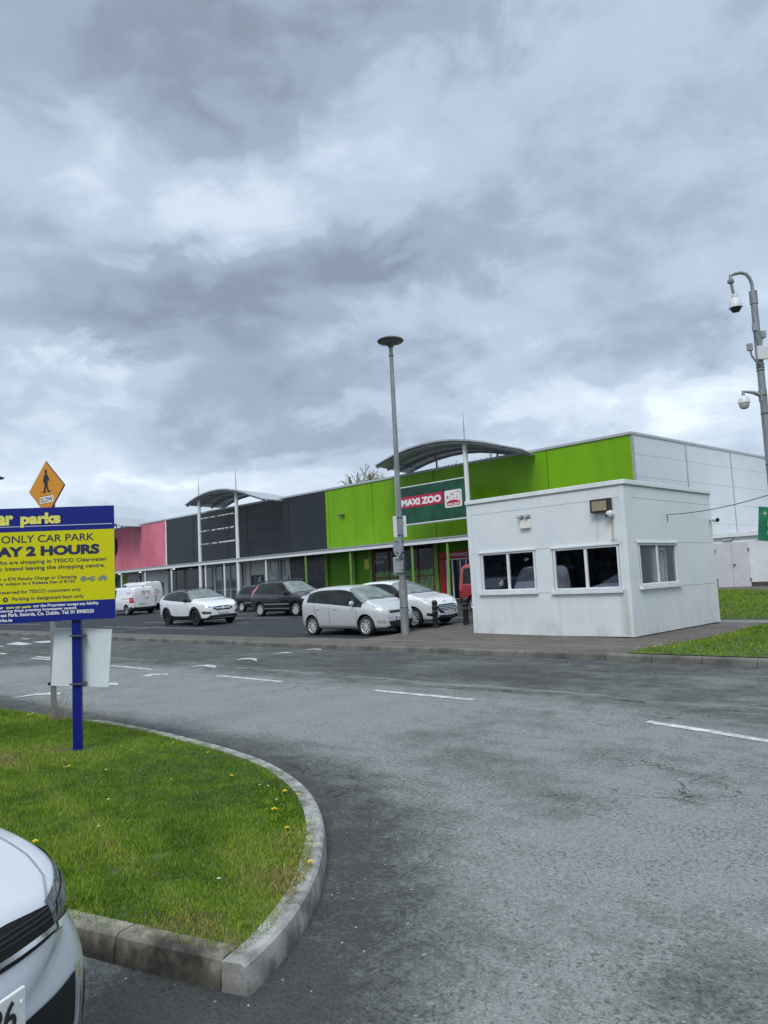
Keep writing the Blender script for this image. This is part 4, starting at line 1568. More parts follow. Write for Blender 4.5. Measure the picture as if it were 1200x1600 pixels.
# fittings on the kiosk
fl = tag(empty('floodlight', (-8.865, ky0, 3.265)), 'square bronze floodlight with a pale grille high on the kiosk front', 'floodlight')
hs = MB()
hs.prism(rrect(-.255, .255, -.17, .17, .02), lambda q: (q[0], -.02, q[1]), lambda q: (q[0] * .96, -.17, q[1] * .94 - .01))
hs.build('housing', M['bronze'], fl)
MB().box(-.19, .19, -.178, -.172, -.125, .105).build('grille', M['flood_face'], fl)
gb = MB()
for i in range(9):
    gb.box(-.19 + i * .0465, -.184 + i * .0465, -.184, -.1785, -.125, .105)
for i in range(6):
    gb.box(-.19, .19, -.1885, -.1845, -.125 + i * .044, -.120 + i * .044)
gb.build('mesh_guard', mat('guard wire', (.30, .25, .16), .5), fl)
MB().box(-.04, .04, -.02, 0, -.1, .1).build('bracket', M['bronze'], fl)
tw = tag(empty('emergency_light', (-11.07, ky0, 3.02)), 'white emergency light box with two small spot heads on the kiosk front', 'emergency light')
MB().box(-.16, .16, -.09, 0, -.12, .12).build('battery_box', M['cream'], tw, bevel=.02)
for sx_ in (-.11, .09):
    h_ = MB()
    h_.cyl((sx_, -.05, .125), (sx_, -.05, .155), .02, n=8)
    h_.box(sx_ - .075, sx_ + .075, -.15, -.03, .157, .235)
    ho = h_.build('spot_head', M['sign_grey'], tw, bevel=.012)
    MB().box(sx_ - .06, sx_ + .06, -.158, -.152, .168, .225).build('lens', M['lamp_glass'], ho)


def dome_cam(name, loc, rz, label, parts):
    r_ = tag(empty(name, loc, rz), label, 'camera')
    parts(r_)
    return r_


def kdome(r_):
    MB().cyl((0, 0, .02), (0, -.05, .02), .06, n=14).build('mount', M['cam_white'], r_, smooth=True)
    MB().lathe([(0, .09), (.05, .085), (.085, .05), (.095, 0), (.075, -.05), (.03, -.075), (0, -.08)], Matrix.Translation((0, -.11, .01)), 18).build('ball', M['cam_white'], r_, smooth=True)
    MB().lathe([(.045, 0), (.03, .02), (0, .028)], Matrix.Translation((-.05, -.175, -.02)) @ Matrix.Rotation(R(95), 4, 'X') @ Matrix.Rotation(R(-20), 4, 'Y'), 14).build('lens', M['dome_glass'], r_, smooth=True)


dome_cam('ball_camera', (-8.64, ky0, 3.03), 0, 'white ball camera above the rust streak beside the kiosk floodlight', kdome)


def kbullet(r_):
    MB().cyl((0, 0, .04), (0, -.0, -.03), .06, n=14).build('mount', M['cam_white'], r_, smooth=True)
    MB().cyl((.02, .02, 0), (.20, -.03, -.03), .065, .07, 16).build('housing', M['cam_white'], r_, smooth=True)
    MB().cyl((.2005, -.0305, -.0305), (.235, -.04, -.036), .052, .05, 16).build('lens', M['dome_glass'], r_, smooth=True)


dome_cam('bullet_camera', (kx1 + .05, 21.35, 3.0), R(-10), 'small white bullet camera at the far right edge of the kiosk', kbullet)

# cable from the kiosk to the camera pole
PL = O(7.83, 15.0)
cb = []
for i in range(25):
    u = i / 24
    cb.append((lerp(kx1, PL[0] - .05, u), lerp(18.64, PL[1] + .06, u), lerp(3.06, 3.08, u) - .32 * u * (1 - u) - .0))
tag(MB().tube([(kx1 + .004, 18.64, 2.88), (kx1 + .012, 18.64, 3.0)] + cb, .009, 6).build('cable', M['wire'], None, smooth=True), 'thin black cable sagging from the kiosk side wall to the camera pole', 'cable')

# ------------------------------------------------------------------ camera pole at the right
cp = tag(empty('camera_pole', (PL[0], PL[1], .12), R(HEAD)), 'tall grey steel pole with curved top arm carrying cameras at the right edge', 'pole')
MB().tube([(0, 0, -.05), (0, 0, 1.2), (0, 0, 6.95)], [.085, .082, .066], 18).build('shaft', M['galv'], cp, smooth=True)
MB().lathe([(.07, 6.90), (.08, 6.90), (.08, 7.17), (.04, 7.18)], None, 18).build('sleeve', M['galv'], cp, smooth=True)
MB().tube([(0, 0, 7.1), (-.005, 0, 7.33), (-.04, 0, 7.46), (-.11, 0, 7.55), (-.20, 0, 7.58), (-.32, 0, 7.57), (-.43, 0, 7.53), (-.435, 0, 7.43)], .034, 12).build('curved_arm', M['galv'], cp, smooth=True)
bd = MB()
for z_ in (3.55, 4.6, 4.98, 5.5, 5.56, 5.62):
    bd.lathe([(.072, z_ - .012), (.079, z_ - .012), (.079, z_ + .012), (.072, z_ + .012)], None, 18)
bd.build('strap', M['galv_dark'], cp, smooth=True)


def pole_at(x, y, z):
    a = R(HEAD)
    return (PL[0] + x * math.cos(a) - y * math.sin(a), PL[1] + x * math.sin(a) + y * math.cos(a), .12 + z)


def ptz(r_):
    MB().lathe([(.032, .44), (.065, .44), (.065, .385), (.034, .385)], None, 16).build('collar', M['galv'], r_, smooth=True)
    MB().tube([(0, 0, .42), (.02, 0, .25), (.04, 0, .10)], .03, 12).build('stem', M['galv'], r_, smooth=True)
    T = Matrix.Translation((.05, 0, 0))
    MB().lathe([(.045, .14), (.055, .10), (.05, .06), (.075, .04), (.11, -.03), (.13, -.11), (.135, -.15), (.11, -.15)], T, 24).build('housing', M['cam_white'], r_, smooth=True, ang=50)
    MB().lathe([(.105, -.152), (.10, -.19), (.07, -.235), (0, -.25)], T, 24).build('dome', M['dome_glass'], r_, smooth=True)


dome_cam('dome_camera', pole_at(-.435, 0, 6.99), R(HEAD), 'dome camera with dark glass hanging from the curved top arm of the pole', ptz)


def ptz2(r_):
    MB().tube([(.38, 0, .10), (.2, 0, .17), (.0, 0, .20), (0, 0, .10)], [.05, .035, .03, .035], 12).build('bracket', M['galv'], r_, smooth=True)
    MB().box(.33, .46, -.06, .06, -.03, .22).build('clamp', M['galv'], r_, bevel=.01)
    MB().lathe([(.04, .11), (.075, .08), (.105, .03), (.115, -.04), (.10, -.055), (.1, -.06)], None, 24).build('housing', M['cam_white'], r_, smooth=True)
    MB().lathe([(.098, -.062), (.095, -.11), (.065, -.155), (0, -.17)], None, 24).build('dome', mat('pale camera dome', (.42, .44, .45), .12), r_, smooth=True)


dome_cam('dome_camera', pole_at(-.40, 0, 4.88), R(HEAD), 'all pale dome camera on a side bracket lower down the pole', ptz2)


def antenna(loc, label, arm, hx, hz):
    r_ = tag(empty('antenna', loc, R(HEAD)), label, 'antenna', 'antennas on the camera pole')
    MB().tube(arm, .02, 8).build('arm', M['galv'], r_, smooth=True)
    MB().box(hx - .05, hx + .05, -.04, .04, hz - .075, hz + .075).build('radio_box', M['sign_grey'], r_, bevel=.01)


antenna(pole_at(0, -.09, 5.60), 'box antenna on the curved arm reaching left of the pole', [(-.02, 0, 0), (-.12, 0, .06), (-.20, 0, .20), (-.215, 0, .33)], -.22, .37)
antenna(pole_at(-.02, -.10, 5.95), 'box antenna standing straight in front of the pole shaft', [(.0, 0, 0), (-.03, 0, .2), (-.05, 0, .36)], -.06, .42)
antenna(pole_at(.03, .09, 5.95), 'box antenna leaning out right of the pole', [(.0, 0, 0), (.08, 0, .1), (.13, 0, .28)], .14, .33)
jb = tag(MB().box(-.09, .13, -.13, -.075, 5.70, 5.98).build('junction_box', M['cam_white'], None, bevel=.01), 'pale junction box strapped to the camera pole between the antennas', 'junction box')
jb.location = (PL[0], PL[1], .12)
jb.rotation_euler = (0, 0, R(HEAD))
gs = tag(empty('banner_sign', pole_at(.0, .0, 0), R(HEAD + 3)), 'deep green banner sign with a star sparkle fixed to the camera pole', 'sign')
T = Matrix.Rotation(R(7), 4, 'Y')
MB().box(-.42, .50, -.115, -.10, 1.98, 2.66, Matrix.Translation((0, 0, 2.3)) @ T @ Matrix.Translation((0, 0, -2.3))).build('board', mat('green banner face', (.008, .16, .075), .4, var=.4, vscale=3), gs)
MS = Matrix.Translation((0, 0, 2.3)) @ T @ Matrix.Translation((0, 0, -2.3))
text([("N", -.235, -.11, 2.27, 2.41, .03), ("C", -.235, -.11, 2.08, 2.22, .03)], M['white_ink'], lambda a, z: tuple(MS @ Vector((a, -.118, z))), gs)
stp = MB()
c_ = (-.30, 2.53)
pts = []
for i in range(16):
    r_ = (.075 if i % 4 == 0 else (.05 if i % 4 == 2 else .014))
    a = 2 * math.pi * i / 16
    pts.append((c_[0] + r_ * math.cos(a), c_[1] + r_ * math.sin(a)))
stp.prism(pts, lambda q: tuple(MS @ Vector((q[0], -.119, q[1]))), lambda q: tuple(MS @ Vector((q[0], -.1155, q[1]))))
stp.build('star', mat('pale green print', (.40, .62, .42), .5), gs)


# ------------------------------------------------------------------ lamp posts
def lamp(loc, label, H):
    r_ = tag(empty('street_lamp', loc), label, 'lamp post', 'disc headed lamp posts')
    MB().tube([(0, 0, -.05), (0, 0, 1.55), (0, 0, 1.56)], [.12, .118, .09], 20).build('base_column', M['galv'], r_, smooth=True)
    MB().tube([(0, 0, 1.55), (0, 0, H - .25)], [.085, .058], 18).build('shaft', M['galv'], r_, smooth=True)
    for c_z in (0, 1):
      cl_ = MB()
      if c_z == 0:
        cl_.lathe([(.122, .78), (.128, .78), (.128, .80), (.122, .80)], None, 20)
      else:
        cl_.lathe([(.066, H - .55), (.073, H - .55), (.073, H - .52), (.066, H - .52)], None, 18)
      cl_.build('collar', M['galv_dark'], r_, smooth=True)
    hd_ = MB().lathe([(.058, H - .30), (.10, H - .22), (.14, H - .18), (.36, H - .13), (.395, H - .09), (.36, H - .05), (.14, H + .03), (0, H + .06)], None, 36).build('lamp_head', mat('lamp head metal', (.055, .06, .062), .5), r_, smooth=True, ang=50)
    MB().lathe([(.15, H - .186), (.33, H - .148), (.33, H - .143), (.15, H - .18)], None, 36).build('lens', mat('lamp lens', (.12, .125, .12), .2), hd_, smooth=True)
    return r_


LP = (-14.88, 15.66)
lamp((LP[0], LP[1], .16), 'tall grey lamp post with disc head beside the silver hatchback', 8.72)
lp2 = ray_at(-5, 747, 42.5)
lamp((lp2[0], lp2[1], zg(lp2[0], lp2[1])), 'far grey lamp post with disc head, mostly hidden behind the parking notice', lp2[2] - zg(lp2[0], lp2[1]) + .09)


def lamp_local(name, label, cat):
    return tag(empty(name, (LP[0], LP[1], .16), R(HEAD)), label, cat)


q = lamp_local('plate_sign', 'white rectangular sign plate seen from behind, uppermost on the near lamp post', 'sign')
MB().box(-.19, .19, .085, .10, 2.82, 3.43).build('plate', M['sign_back'], q)
MB().box(-.085, .085, -.09, .084, 3.37, 3.385).box(-.085, .085, -.09, .084, 2.86, 2.875).build('clip', M['black_plastic'], q)
q = lamp_local('round_sign', 'round grey traffic sign turned nearly edge on, below the white plate on the lamp post', 'sign')
Tr = Matrix.Translation((-.09, -.06, 2.52)) @ Matrix.Rotation(R(-62), 4, 'Z') @ Matrix.Rotation(R(90), 4, 'X')
MB().lathe([(0, 0), (.27, 0), (.27, .012), (0, .012)], Tr, 30).build('plate', M['sign_grey'], q, smooth=True)
MB().box(-.17, .08, -.10, -.088, 2.66, 2.69).box(-.17, .08, -.10, -.088, 2.34, 2.37).build('clip', M['black_plastic'], q)
q = lamp_local('box_sign', 'grey rounded sign box below the round traffic sign on the lamp post', 'sign')
MB().box(-.24, -.03, -.09, .02, 1.72, 2.24, Matrix.Rotation(R(-14), 4, 'Z')).build('casing', M['sign_grey'], q, bevel=.03)
MB().box(-.20, .09, -.12, -.10, 2.17, 2.19).box(-.20, .09, -.12, -.10, 1.76, 1.79).build('clip', M['black_plastic'], q)
q = lamp_local('arm_sign', 'small black round bracket sticking out right of the lamp post', 'bracket')
MB().lathe([(0, 0), (.11, 0), (.12, .03), (0, .04)], Matrix.Translation((.13, 0, 1.98)) @ Matrix.Rotation(R(70), 4, 'Y'), 18).build('disc', M['black_plastic'], q, smooth=True)
MB().tube([(-.02, -.08, 1.86), (.08, -.06, 1.88), (.14, 0, 1.95)], .018, 8).build('arm', M['black_plastic'], q, smooth=True)


# ------------------------------------------------------------------ bollards
def bollard(x, y, label):
    r_ = tag(empty('bollard', (x, y, zg(x, y))), label, 'bollard', 'black bollards beside the kiosk')
    MB().lathe([(.10, -.05), (.10, .05), (.085, .06), (.083, .58), (.095, .60), (.095, .66), (.082, .68), (.08, .72), (.092, .74), (.088, .80), (.05, .85), (0, .86)], None, 20).build('shaft', M['bollard'], r_, smooth=True, ang=40)
    MB().lathe([(.0835, .50), (.087, .50), (.087, .55), (.0835, .55)], None, 20).build('band', M['galv_dark'], r_, smooth=True)


bollard(-15.37, 17.55, 'black bollard in front of the white hatchback grille')
bollard(-14.93, 18.5, 'black bollard before the red van wheel by the kiosk wall')
bollard(-47.2, 14.2, 'black bollard far left, seen below the parking notice')

# ------------------------------------------------------------------ parking notice
SZ = .14
sr = tag(empty('parking_notice', (SIGN_POST[0], SIGN_POST[1], SZ), R(HEAD + 8.5)), 'big blue and yellow parking notice board on blue posts on the grass island', 'sign')
Z = lambda z: z - SZ
BX0, BX1 = -2.05, .397
fr_ = lambda y: (lambda a, z: (a, y, Z(z)))
for x in (0.0, -1.65):
    MB().box(x - .042, x + .042, -.03, .055, -.12, Z(2.6)).build('post', M['post_blue'], sr, bevel=.006)
bo = MB()
bo.box(BX0, BX1, -.052, -.032, Z(1.455), Z(2.628))
bo.build('backing', M['sign_grey'], sr)
MB().box(BX0, BX1, -.058, -.0525, Z(2.384), Z(2.628)).box(BX0, BX1, -.058, -.0525, Z(1.455), Z(1.651)).build('blue_panel', M['navy'], sr)
MB().box(BX0, BX1, -.057, -.0525, Z(1.652), Z(2.383)).build('yellow_panel', M['yellow'], sr)
MB().box(BX0 + .06, .38, -.060, -.0582, Z(2.435), Z(2.440)).build('white_rule', M['white_ink'], sr)
yy = -.0595
text([("parks", -.525, -.132, 2.426, 2.574, .05), ("car", -.82, -.592, 2.452, 2.556, .05), ("euro", -1.20, -.87, 2.452, 2.545, .03)], M['pale_yellow'], fr_(yy - .002), sr)
text([("ONLY CAR PARK", -.711, .198, 2.270, 2.346, .008), ("CUSTOMERS", None, -.77, 2.270, 2.346, .008, 1.1), ("who are shopping in TESCO Clearwater.", -.772, .330, 2.043, 2.093, .012), ("intend leaving the shopping centre.", -.674, .302, 1.976, 2.030, .012), ("they", None, -.70, 1.985, 2.030, .012, 1.1),
      ("a \u20ac70 Penalty Charge or Clamping", -.686, .019, 1.878, 1.922, .010), ("pay", None, -.71, 1.878, 1.915, .01, 1.1), ("subject to a Release Fee of \u20ac150", -.668, .004, 1.832, 1.874, .010), ("may", None, -.69, 1.836, 1.866, .01, 1.1),
      ("reserved for TESCO customers only", -.722, .060, 1.743, 1.788, .010), ("Parking in designated bays only", -.607, .088, 1.674, 1.718, .010)], M['sign_ink'], fr_(yy), sr)
text([("AY 2 HOURS", -.752, .249, 2.129, 2.232, .055), ("MAX ST", None, -.765, 2.131, 2.230, .055, 1.15)], M['sign_ink'], fr_(yy), sr)
text([("Neither", None, -.69, 1.603, 1.632, .02, 1.0), ("nor the Proprietor accept any liability", -.405, .235, 1.597, 1.636, .025), ("entering these premises howsoever caused.", -.745, .020, 1.560, 1.597, .025),
      ("ess Park, Swords, Co. Dublin. Tel: 01 8908320", -.718, .186, 1.516, 1.560, .025), ("rks.ie", -.722, -.606, 1.474, 1.507, .025)], M['white_ink'], fr_(yy - .001), sr)
text([("euro car parks", -.665, -.425, 1.597, 1.630, .04)], M['pale_yellow'], fr_(yy - .001), sr)
bl_ = MB().lathe([(0, .0), (.024, 0), (.024, .001), (0, .001)], Matrix.Translation((-.672, -.0585, Z(1.697))) @ R90, 20).build('bullet_mark', M['sign_ink'], sr)
text([("4", -.682, -.662, 1.683, 1.711, .02)], M['yellow'], fr_(yy - .0012), sr)
tk = MB()
f0, f1 = (lambda q: (q[0], yy - .001, Z(q[1]))), (lambda q: (q[0], -.0578, Z(q[1])))
tk.prism([(.055, 1.862), (.06, 1.885), (.075, 1.905), (.105, 1.905), (.115, 1.885), (.15, 1.888), (.195, 1.905), (.20, 1.895), (.165, 1.875), (.205, 1.872), (.205, 1.862)], f0, f1)
tk.prism([(.225, 1.862), (.228, 1.878), (.248, 1.885), (.262, 1.902), (.298, 1.904), (.312, 1.884), (.322, 1.88), (.322, 1.862)], f0, f1)
for cx_ in (.083, .172, .25, .30):
    tk.prism([(cx_ + .013 * math.cos(a), 1.860 + .013 * math.sin(a)) for a in np.linspace(0, 6.283, 13)[:-1]], lambda q: (q[0], yy - .0018, Z(q[1])), lambda q: (q[0], yy - .0011, Z(q[1])))
tk.build('tow_truck_mark', mat('grey print', (.20, .23, .20), .5), sr)
# white board clipped to the same post, back to us
wb = tag(empty('square_board', (SIGN_POST[0], SIGN_POST[1], 0), R(HEAD)), 'plain white square board, slightly tilted, behind the blue post under the parking notice', 'sign')
Tb = Matrix.Translation((.015, .085, 1.063)) @ Matrix.Rotation(R(4.1), 4, 'Y')
MB().box(-.30, .30, -.008, .008, -.297, .297, Tb).build('board', M['sign_back'], wb, bevel=.002)
MB().box(-.055, .075, -.06, .078, 1.288, 1.302).box(-.055, .075, -.06, .078, .80, .814).build('clip', M['galv_dark'], wb)

# pedestrian diamond on its grey pole
ps = tag(empty('warning_sign', (POLE2[0], POLE2[1], .12), R(14.7)), 'amber diamond warning sign with a walking figure on a grey pole', 'sign')
Zp = lambda z: z - .12
MB().tube([(0, 0, -.1), (0, 0, 3.1)], .036, 14).build('pole', M['galv'], ps, smooth=True)
MB().box(-.05, .05, -.05, .03, Zp(.55), Zp(.59)).build('clip', M['black_plastic'], ps)
cz, cxx, hw = 3.172, -.05, .378
Td = Matrix.Translation((cxx, -.05, Zp(cz))) @ Matrix.Rotation(R(-1.8), 4, 'Y')
dia = lambda s_: [(0, s_), (s_, 0), (0, -s_), (-s_, 0)]
pf = lambda y: (lambda q: tuple(Td @ Vector((q[0], y, q[1]))))
MB().prism(dia(hw), pf(0), pf(.012)).build('backing', M['ink'], ps)
MB().prism(dia(hw - .012), pf(-.004), pf(-.0005)).build('face', M['amber_sign'], ps)
fg = MB()
y0_, y1_ = pf(-.0075), pf(-.0045)
fg.prism([(.0 + .026 * math.cos(a), .235 + .03 * math.sin(a)) for a in np.linspace(0, 6.283, 15)[:-1]], y0_, y1_)
for pl in ([(-.035, .20), (.03, .20), (.038, .10), (.03, .04), (-.03, .04), (-.035, .10)], [(-.03, .05), (.012, .05), (-.028, -.06), (-.065, -.055), (-.045, -.005)], [(-.005, .05), (.03, .045), (.055, -.03), (.08, -.055), (.045, -.06), (.028, -.035)],
           [(.025, .195), (.035, .18), (.075, .105), (.065, .095), (.03, .14)], [(-.032, .195), (-.06, .12), (-.055, .075), (-.043, .078), (-.042, .12), (-.028, .15)]):
    fg.prism(pl, y0_, y1_)
for zz in (-.035, -.095):
    fg.prism([(-.13, zz - .004), (.13, zz - .004), (.13, zz), (-.13, zz)], pf(-.0068), pf(-.0046))
fg.build('walking_figure', M['ink'], ps)
sp_ = MB().prism(rrect(-.135, .145, -.195, -.105, .012), pf(-.0085), pf(-.0046)).build('word_plate', M['white_ink'], ps)
text([("SLOW", -.12, .13, -.182, -.118, .015)], M['ink'], lambda a, z: tuple(Td @ Vector((a, -.0095, z))), sp_)

# dry grass tuft by the grey pole
tf = MB()
for i in range(46):
    a, l_ = random.uniform(-.5, .9), random.uniform(.12, .42)
    bx_, by_ = POLE2[0] + random.gauss(.14, .07), POLE2[1] + random.gauss(0, .06)
    dx_, dy_ = O(math.sin(a) * l_ * .5, random.uniform(-.1, .1))
    tf.tube([(bx_, by_, .10), (bx_ + dx_ * .4, by_ + dy_ * .4, .10 + l_ * .6), (bx_ + dx_, by_ + dy_, .10 + l_ * .95)], [.003, .0025, .001], 3, False)
tag(tf.build('grass_tuft', M['straw'], None), 'tuft of dry straw coloured grass at the foot of the grey sign pole', 'grass tuft')


# ------------------------------------------------------------------ dandelions and daisies
def flower(pxy, proto=None):
    g = gp(pxy[0], pxy[1], .17)
    return (g[0], g[1])


def dandelion_proto():
    r_ = tag(empty('dandelion', (0, 0, 0)), 'yellow dandelion flower in the grass of the kerbed island', 'flower', 'dandelions on the island')
    MB().tube([(0, 0, 0), (.004, 0, .03), (.006, .002, .055)], .0022, 6).build('stem', M['stem'], r_)
    hd_ = MB()
    for ring, (n_, rr, zz) in enumerate(((14, .021, .056), (11, .015, .061), (7, .008, .065))):
        for i in range(n_):
            a = 2 * math.pi * (i + ring * .5) / n_
            c, s = math.cos(a), math.sin(a)
            hd_.poly([(.006 - s * .002, .002 + c * .002, zz - .006), (.006 + c * rr - s * .0035, .002 + s * rr + c * .0035, zz), (.006 + c * rr * 1.1, .002 + s * rr * 1.1, zz), (.006 + c * rr + s * .0035, .002 + s * rr - c * .0035, zz), (.006 + s * .002, .002 - c * .002, zz - .006)])
    hd_.build('flower_head', M['petal'], r_)
    return r_


pro = dandelion_proto()
dl = [(270, 1220), (109, 1204), (55, 1313), (360, 1209), (327, 1173), (444, 1232), (463, 1237), (450, 1288), (486, 1340), (45, 1111), (52, 1110), (430, 1262)]
for i, q in enumerate(dl):
    o = pro if i == 0 else copy_tree(pro)
    g = flower(q)
    gz = float(island_z(np.array([g[0]]), np.array([g[1]]))[0])
    o.location = (g[0], g[1], gz - .005)
    s_ = random.uniform(.7, .95)
    o.scale = (s_, s_, s_)
    o.rotation_euler = (random.uniform(-.35, .35), random.uniform(-.3, .3), random.uniform(0, 6))
g = gp(153, 1119, .10)
o = copy_tree(pro)
o.location = (g[0], g[1], .07)
o.scale = (1.1, 1.1, 1.1)
o['label'] = 'yellow dandelion by the road edge just right of the blue post'
for i, q in enumerate([(1022, 1009), (1026, 1013), (1030, 1018), (1020, 1016), (1034, 1012), (1053, 1007), (1177, 1013), (1180, 1027), (965, 1021), (954, 1022), (1142, 1009), (1024, 1023), (1036, 1005)]):
    o = copy_tree(pro)
    g = gp(q[0], q[1], .2)
    g = (max(g[0], -6.75), max(13.5, g[1]))
    o.location = (g[0], g[1], float(g1z(np.array([g[0]]), np.array([g[1]]))[0]) + .05)
    o.scale = (1.15, 1.15, 1.15)
    o['label'] = 'yellow dandelion flower in the verge right of the kiosk'
    o['group'] = 'dandelions on the verge'


def daisy_proto():
    r_ = tag(empty('daisy', (0, 0, 0)), 'tiny white daisy flower in the grass of the kerbed island', 'flower', 'daisies on the island')
    MB().tube([(0, 0, 0), (.001, 0, .045)], .0015, 5).build('stem', M['stem'], r_)
    hd_ = MB()
    for i in range(12):
        a = 2 * math.pi * i / 12
        c, s = math.cos(a), math.sin(a)
        hd_.poly([(c * .004, s * .004, .046), (c * .011 - s * .0025, s * .011 + c * .0025, .047), (c * .013, s * .013, .047), (c * .011 + s * .0025, s * .011 - c * .0025, .047)])
    hd_.build('petals', M['petal_white'], r_)
    MB().lathe([(.005, .046), (.004, .049), (0, .050)], None, 8).build('disc', M['petal'], r_)
    return r_


pro = daisy_proto()
for i, q in enumerate([(406, 1224), (419, 1226), (432, 1246), (342, 1371), (154, 1295), (166, 1209), (101, 1205), (169, 1257), (270, 1160), (205, 1172)]):
    o = pro if i == 0 else copy_tree(pro)
    g = flower(q)
    gz = float(island_z(np.array([g[0]]), np.array([g[1]]))[0])
    o.location = (g[0], g[1], gz + .005)
    s_ = random.uniform(.7, 1.0)
    o.scale = (s_, s_, s_)


# ------------------------------------------------------------------ vehicles
def tab(t):
    xs, zs = [p[0] for p in t], [p[1] for p in t]
    return lambda x: float(np.interp(x, xs, zs))


def car_body(S):
    top, belt, plan, bot = tab(S['top']), tab(S['belt']), tab(S['plan']), tab(S['bot'])
    L, W = S['L'], S['W']
    xs = sorted(set([p[0] for p in S['top']] + [p[0] for p in S['plan']] + [i * L / 22 - L / 2 for i in range(1, 22)]))
    keep = [xs[0]]
    for x in xs[1:]:
        if x - keep[-1] > .045:
            keep.append(x)
    xs = keep
    V, F = [], []
    rows = 12

    def half(x, sc=1.0):
        w_ = W / 2 * plan(x) * sc
        zt, zb = top(x), bot(x)
        s = min(belt(x), zt - .05)
        s = max(s, zb + .12)
        g = zt - s
        k = min(1, max(0, g / .42))
        wr = lerp(w_ * .955, S['wr'] * min(1, plan(x) + .02) * sc, k)
        ss = S.get('sill', .05)
        tk = S.get('tuck')
        kk = 1 - (tk[2] * min(1, max(0, (x - tk[0]) / (tk[1] - tk[0]))) if tk else 0)
        return [(0, zb), (w_ * .82, zb), (w_ * (1 - ss * .6), zb + .05), (w_ * (1 - ss * .15), lerp(zb, s, .33)), (w_, lerp(zb, s, .68)), (w_ * .985 * kk, s - .03 * (1 if g > .1 else .6)), (w_ * .955 * kk * kk, s + .015),
                (lerp(w_ * .945, wr, .5), s + g * .5), (wr, s + g * .86), (wr * .88, s + g * .965), (wr * .5, zt - .002), (0, zt + .004)]

    ring = rows * 2 - 2
    st = []
    for x in xs:
        st.append((x, half(x)))
    # rounded ends: a smaller ring just inside the ends
    for k_, (x, h) in enumerate(st):
        b = len(V)
        for (y, z) in h:
            V.append((x, -y, z))
        for (y, z) in h[-2:0:-1]:
            V.append((x, y, z))
    for i in range(len(st) - 1):
        for j in range(ring):
            j2 = (j + 1) % ring
            F.append((i * ring + j, i * ring + j2, (i + 1) * ring + j2, (i + 1) * ring + j))
    for i, flip in ((0, False), (len(st) - 1, True)):
        b = i * ring
        for j in range(rows - 1):
            r0, r1 = b + j, b + j + 1
            l0 = b + (ring - j) % ring
            l1 = b + (ring - j - 1) % ring
            q = (r0, r1, l1, l0)
            q = tuple(dict.fromkeys(q))
            F.append(q if not flip else q[::-1])
    me = bpy.data.meshes.new('body')
    me.from_pydata(V, [], F)
    bm = bmesh.new()
    bm.from_mesh(me)
    bmesh.ops.recalc_face_normals(bm, faces=bm.faces)
    bm.to_mesh(me)
    bm.free()
    o = bpy.data.objects.new('body', me)
    COL.objects.link(o)
    m_ = o.modifiers.new('s', 'SUBSURF')
    m_.levels = m_.render_levels = 2
    dg = bpy.context.evaluated_depsgraph_get()
    ev = bpy.data.meshes.new_from_object(o.evaluated_get(dg))
    bpy.data.objects.remove(o)
    n = len(ev.vertices)
    co = np.zeros(n * 3)
    ev.vertices.foreach_get('co', co)
    co = co.reshape(-1, 3)
    lo, hi = co.min(0), co.max(0)
    zlo = min(p[1] for p in S['bot'])
    co[:, 0] = (co[:, 0] - lo[0]) / (hi[0] - lo[0]) * L - L / 2
    co[:, 1] = co[:, 1] / hi[1] * W / 2
    co[:, 2] = (co[:, 2] - lo[2]) / (hi[2] - lo[2]) * (S['H'] - zlo) + zlo
    ev.vertices.foreach_set('co', co.ravel())
    ev.update()
    return ev


